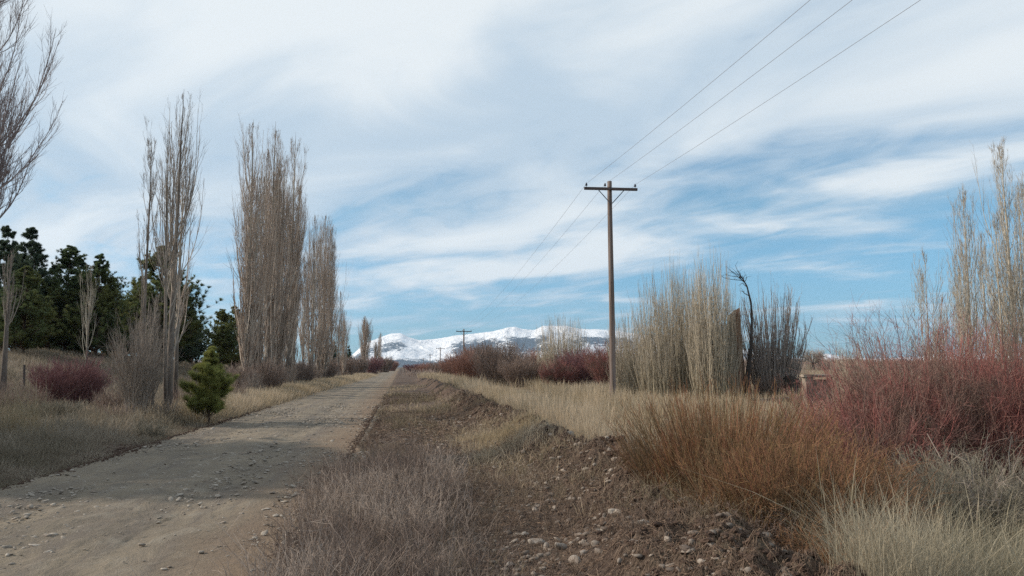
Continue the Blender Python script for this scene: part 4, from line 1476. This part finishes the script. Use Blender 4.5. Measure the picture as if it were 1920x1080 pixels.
# wiry grey weeds on the verge, low stalks with side twigs
def weeds(name, label, mat, x, y, h, seed, per=5, rw=0.0016, fan=0.4, side=5, K=4):
    r = np.random.default_rng(seed)
    n = len(x)
    X, Y = np.repeat(x, per), np.repeat(y, per)
    hh = np.repeat(h, per) * r.uniform(0.5, 1.15, n * per)
    a = r.random(n * per) * 6.283
    ln = np.abs(r.normal(0, fan, n * per)) * hh
    t = np.linspace(0, 1, K + 1)
    P = np.zeros((n * per, K + 1, 3))
    P[:, :, 0] = X[:, None] + (np.cos(a) * ln)[:, None] * t[None]
    P[:, :, 1] = Y[:, None] + (np.sin(a) * ln)[:, None] * t[None]
    P[:, :, 2] = H(X, Y)[:, None] - 0.02 + hh[:, None] * t[None]
    w_ = np.cumsum(r.normal(0, 0.02, P.shape), 1) * hh[:, None, None] * 1.6
    w_[:, 0] = 0
    P += w_
    dist = np.hypot(X, Y)
    rad = (rw * (0.5 + dist / 12))[:, None] * np.linspace(1, 0.5, K + 1)[None]
    g = Geo()
    g.tubes(P, rad, 3, r)
    if side:
        P2, R2, _, _ = sprout(P, rad, side, 0.2, 1.0, (20, 65), lambda i, tt: hh[i] * 0.38, r, up=0.08, wob=0.2, K=2, ratio=0.75, rmin=rw * 0.7)
        g.tubes(P2, R2, 3, r)
    o = g.build(name, mat)
    o['kind'] = 'stuff'
    o['label'] = label
    return o


rr = np.random.default_rng(420)
n = 3000
y = 4.6 + 9.5 * rr.random(n) ** 1.15
x = rr.uniform(-1.15, 1.1, n)
cx = -0.15 - 0.03 * (y - 5)
dens = np.exp(-((x - cx) / (0.62 + 0.02 * y)) ** 4) * (1 - smooth(10.5, 14, y))
keep = rr.random(n) < dens * (0.35 + 0.9 * vnoise(x * 1.6, y * 1.6))
x, y = x[keep], y[keep]
hh = 0.46 * (0.6 + 0.7 * vnoise(x * 1.3 + 3, y * 1.3))
weeds('wiry_weeds', 'thicket of wiry grey brown weeds on the verge at the bottom centre', M['weed'], x, y, hh, 421, per=4, rw=0.0023, fan=0.5, side=4)
n = 5200
y = 6 + 44 * rr.random(n) ** 1.6
x = rr.uniform(-1.0, 3.6, n)
keep = rr.random(n) < (0.10 + 0.8 * smooth(0.42, 0.7, vnoise(x * 0.9 + 11, y * 0.45)))
x, y = x[keep], y[keep]
weeds('verge_weeds', 'low brown weeds scattered over the verge', M['short_weed'], x, y, 0.10 + 0.16 * rr.random(len(x)), 422, per=5, rw=0.0018, fan=0.7, side=3, K=3)
# grass patch among the weeds near the windrow
n = 420
x = rr.normal(2.05, 0.45, n); y = rr.normal(15.5, 2.0, n)
grass('verge_tuft_grass', 'patch of pale short grass on the near side of the windrow', M['tan_grass'], (x, y), 0.06, 14, 0.28, 0.0020, 423, 0.5)
n = 900
y = 9 + 60 * rr.random(n) ** 1.3
x = rr.uniform(-0.9, 3.2, n)
grass('verge_short_grass', 'thin tan grass over the far verge', M['tan_grass'], (x, y), 0.08, 10, 0.26, 0.0022, 424, 0.6,
      patch=lambda x, y, r: r.random(len(x)) < smooth(0.45, 0.62, vnoise(x * 0.6 + 31, y * 0.25)) * (0.25 + 0.75 * smooth(18, 30, y)))
# litter: short dead stalks lying on the windrow and verge
n = 42000
y = 4.2 + 26 * rr.random(n) ** 1.7
x = np.where(rr.random(n) < 0.45, ridge_x(y) + rr.normal(0, 0.45, n), np.clip(rr.normal(1.6, 1.15, n), -1.0, 4.6))
a = rr.random(n) * 6.283
L_ = rr.uniform(0.03, 0.15, n) * (0.7 + y / 18)
t3 = np.linspace(-0.5, 0.5, 4)
PX = x[:, None] + (np.cos(a) * L_)[:, None] * t3 + rr.normal(0, 0.006, (n, 4))
PY = y[:, None] + (np.sin(a) * L_)[:, None] * t3 + rr.normal(0, 0.006, (n, 4))
PZ = H(PX, PY) + 0.006 + np.abs(rr.normal(0, 0.012, (n, 1))) + rr.normal(0, 0.012, (n, 4))
g = Geo()
g.tubes(np.stack([PX, PY, PZ], -1), (0.0016 * (0.5 + y / 9))[:, None] * np.ones((1, 4)), 3, rr)
o = g.build('plant_litter', M['litter'])
o['kind'] = 'stuff'; o['label'] = 'dead stalks and straw lying on the bare earth'

# far scrub on the flats before the mountains
rr = np.random.default_rng(430)
n = 5200
y = 130 * (1200 / 130) ** rr.random(n)
x = rr.uniform(-0.75, 1.05, n) * y
keep = (x > 3) | (x < -10)
x, y = x[keep], y[keep]
P = np.zeros((len(x) * 30, 3, 3))
X, Y = np.repeat(x, 30) + rr.normal(0, 1.6, len(x) * 30), np.repeat(y, 30) + rr.normal(0, 1.6, len(x) * 30)
hg = np.repeat(rr.uniform(0.6, 1.9, len(x)), 30) * rr.uniform(0.6, 1.1, len(X))
P[:, :, 0] = X[:, None] + rr.normal(0, 0.35, (len(X), 1)) * np.array([0, 0.5, 1])
P[:, :, 1] = Y[:, None] + rr.normal(0, 0.35, (len(X), 1)) * np.array([0, 0.5, 1])
P[:, :, 2] = H(X, Y)[:, None] + hg[:, None] * np.array([0, 0.6, 1])
g = Geo()
g.tubes(P, (0.00022 * Y)[:, None] * np.array([[1, 0.9, 0.4]]), 3, rr)
o = g.build('far_scrub', M['brown_twig'])
o['kind'] = 'stuff'; o['label'] = 'low brown scrub on the far flats'

# clods of turned earth on the windrow
rr = np.random.default_rng(440)
n = 12000
y = 4.5 + 30 * rr.random(n) ** 1.5
x = ridge_x(y) + rr.normal(0, 0.42, n)
V, F, C = stones(hpos(x, y), 0.006 + 0.026 * rr.random(n) ** 3 + 0.0008 * y, 441, (0.4, 0.8), 0.45)
m_, nt_, b_n = new_mat('clod_soil')
nz = n_noise(nt_, 40, 5, 0.7, n_pos(nt_))
nt_.links.new(n_mix(nt_, nz, (0.045, 0.028, 0.021), (0.12, 0.078, 0.057)), b_n.inputs['Base Color'])
n_bump(nt_, b_n, nz, 0.8, 0.02)
o = obj('earth_clods', mesh_np('earth_clods', V, F, C, False), m_)
o['kind'] = 'stuff'; o['label'] = 'lumps of turned brown earth along the windrow'

# the air: distant mountains fade to blue
me = box_mesh([(0, 0, 449, 30400, 30400, 902)], 'haze')
m_ = bpy.data.materials.new('haze')
m_.use_nodes = True
nt_ = m_.node_tree
nt_.nodes.clear()
pv = nt_.nodes.new('ShaderNodeVolumePrincipled')
pv.inputs['Color'].default_value = (0.52, 0.72, 1.0, 1)
pv.inputs['Density'].default_value = 4.2e-5
pv.inputs['Anisotropy'].default_value = 0.2
mo = nt_.nodes.new('ShaderNodeOutputMaterial')
nt_.links.new(pv.outputs[0], mo.inputs['Volume'])
o = obj('haze', me, m_)
o['kind'] = 'stuff'; o['label'] = 'thin blue air between the road and the mountains'

# dark twiggy tangle and dead leaves at the foot of the willow bushes
x, y = at(1395, 6.6)
shrub('low_tangle', 'low dark tangle of dead twigs at the foot of the willow, where the stones end', 'shrub', x, y, M['brown_twig'], 0.42, 0.55, 131,
      n=120, n2=6, n3=2, r0=0.004, rmin=0.0016, spread0=0.4, lf=0.5, ang=(30, 80), up=0.0, bend=0.3, wob=0.12, hv=0.6)
x, y = at(1560, 5.9)
shrub('low_tangle', 'dark russet tangle at the bottom edge between the stones and the pale grass', 'shrub', x, y, M['russet_twig'], 0.55, 0.55, 132,
      n=170, n2=6, n3=2, r0=0.004, rmin=0.0016, spread0=0.4, lf=0.5, ang=(30, 80), up=0.0, bend=0.3, wob=0.12, hv=0.6)

x, y = at(1850, 8.4)
shrub('dead_branches', 'pale grey dead forked branches at the right edge under the red bushes', 'shrub', x, y, M['poplar_twig_dark'], 1.25, 0.95, 133,
      n=26, n2=7, n3=3, r0=0.013, rmin=0.0024, spread0=0.3, lf=0.38, ang=(25, 70), up=0.02, bend=0.3, wob=0.11, hv=0.5)
# crumbs, leaves and twigs fallen along both road edges
rr = np.random.default_rng(450)
n = 9000
y = 5 + 30 * rr.random(n) ** 1.5
x = np.where(rr.random(n) < 0.5, ROAD_L + rr.normal(-0.05, 0.16, n), ROAD_R + rr.normal(0.05, 0.20, n))
V, F, C = stones(hpos(x, y) + np.array([0, 0, 0.004]) + np.array([0, 0, 1]) * np.where((x > ROAD_L + 0.05) & (x < ROAD_R - 0.05), 0.105, 0.0)[:, None], 0.004 + 0.014 * rr.random(n) ** 3 + 0.0006 * y, 451, (0.4, 0.8), 0.4)
o = obj('edge_crumbs', mesh_np('edge_crumbs', V, F, C, False), bpy.data.materials['clod_soil'])
o['kind'] = 'stuff'; o['label'] = 'crumbs of brown earth along the edges of the road'

x, y = at(1450, 6.9)
shrub('orange_willow', 'lower orange brown willow bush in front, right of the tall orange one', 'shrub', x, y, M['orange_twig'], 1.08, 0.95, 134,
      n=430, n2=5, n3=2, r0=0.0056, rmin=0.0019, spread0=0.5, lf=0.38, ang=(10, 50), up=0.10, bend=0.35, wob=0.06, hv=0.6)

# scrub along the left verge
for (px, d, h, rch, seed, mt, lab) in [
    (20, 24.0, 1.1, 0.8, 141, 'brown_twig', 'brown scrub around the black trunk at the left edge'),
    (70, 26.0, 0.9, 0.7, 142, 'brown_twig', 'low brown scrub between the left edge trunk and the wine red bush'),
    (225, 22.0, 0.75, 0.6, 143, 'brown_twig', 'low scrub in front of the grey fan of brush'),
    (318, 23.6, 0.9, 0.5, 144, 'poplar_twig_dark', 'grey shoots around the foot of the near poplars'),
    (356, 28.0, 1.3, 0.6, 145, 'brown_twig', 'thin brown scrub behind the young pine'),
    (445, 36.0, 1.2, 0.7, 146, 'brown_twig', 'scrub between the young pine and the dense poplar row'),
    (130, 19.0, 0.55, 0.6, 147, 'grey_twig', 'small grey bush in the shaded left verge grass'),
    (290, 19.5, 0.5, 0.5, 148, 'grey_twig', 'small grey bush near the road edge below the grey fan of brush'),
    (475, 42.0, 1.5, 0.8, 149, 'poplar_twig_dark', 'grey shoots in front of the first trunks of the dense row'),
    (545, 56.0, 1.6, 0.9, 150, 'poplar_twig_dark', 'grey shoots in front of the right end of the dense row'),
]:
    x, y = at(px, d)
    shrub('verge_scrub', lab, 'shrub', x, y, M[mt], h, rch, seed, n=70, n2=7, n3=2, rmin=0.0035, r0=0.007, lf=0.32, hv=0.6)
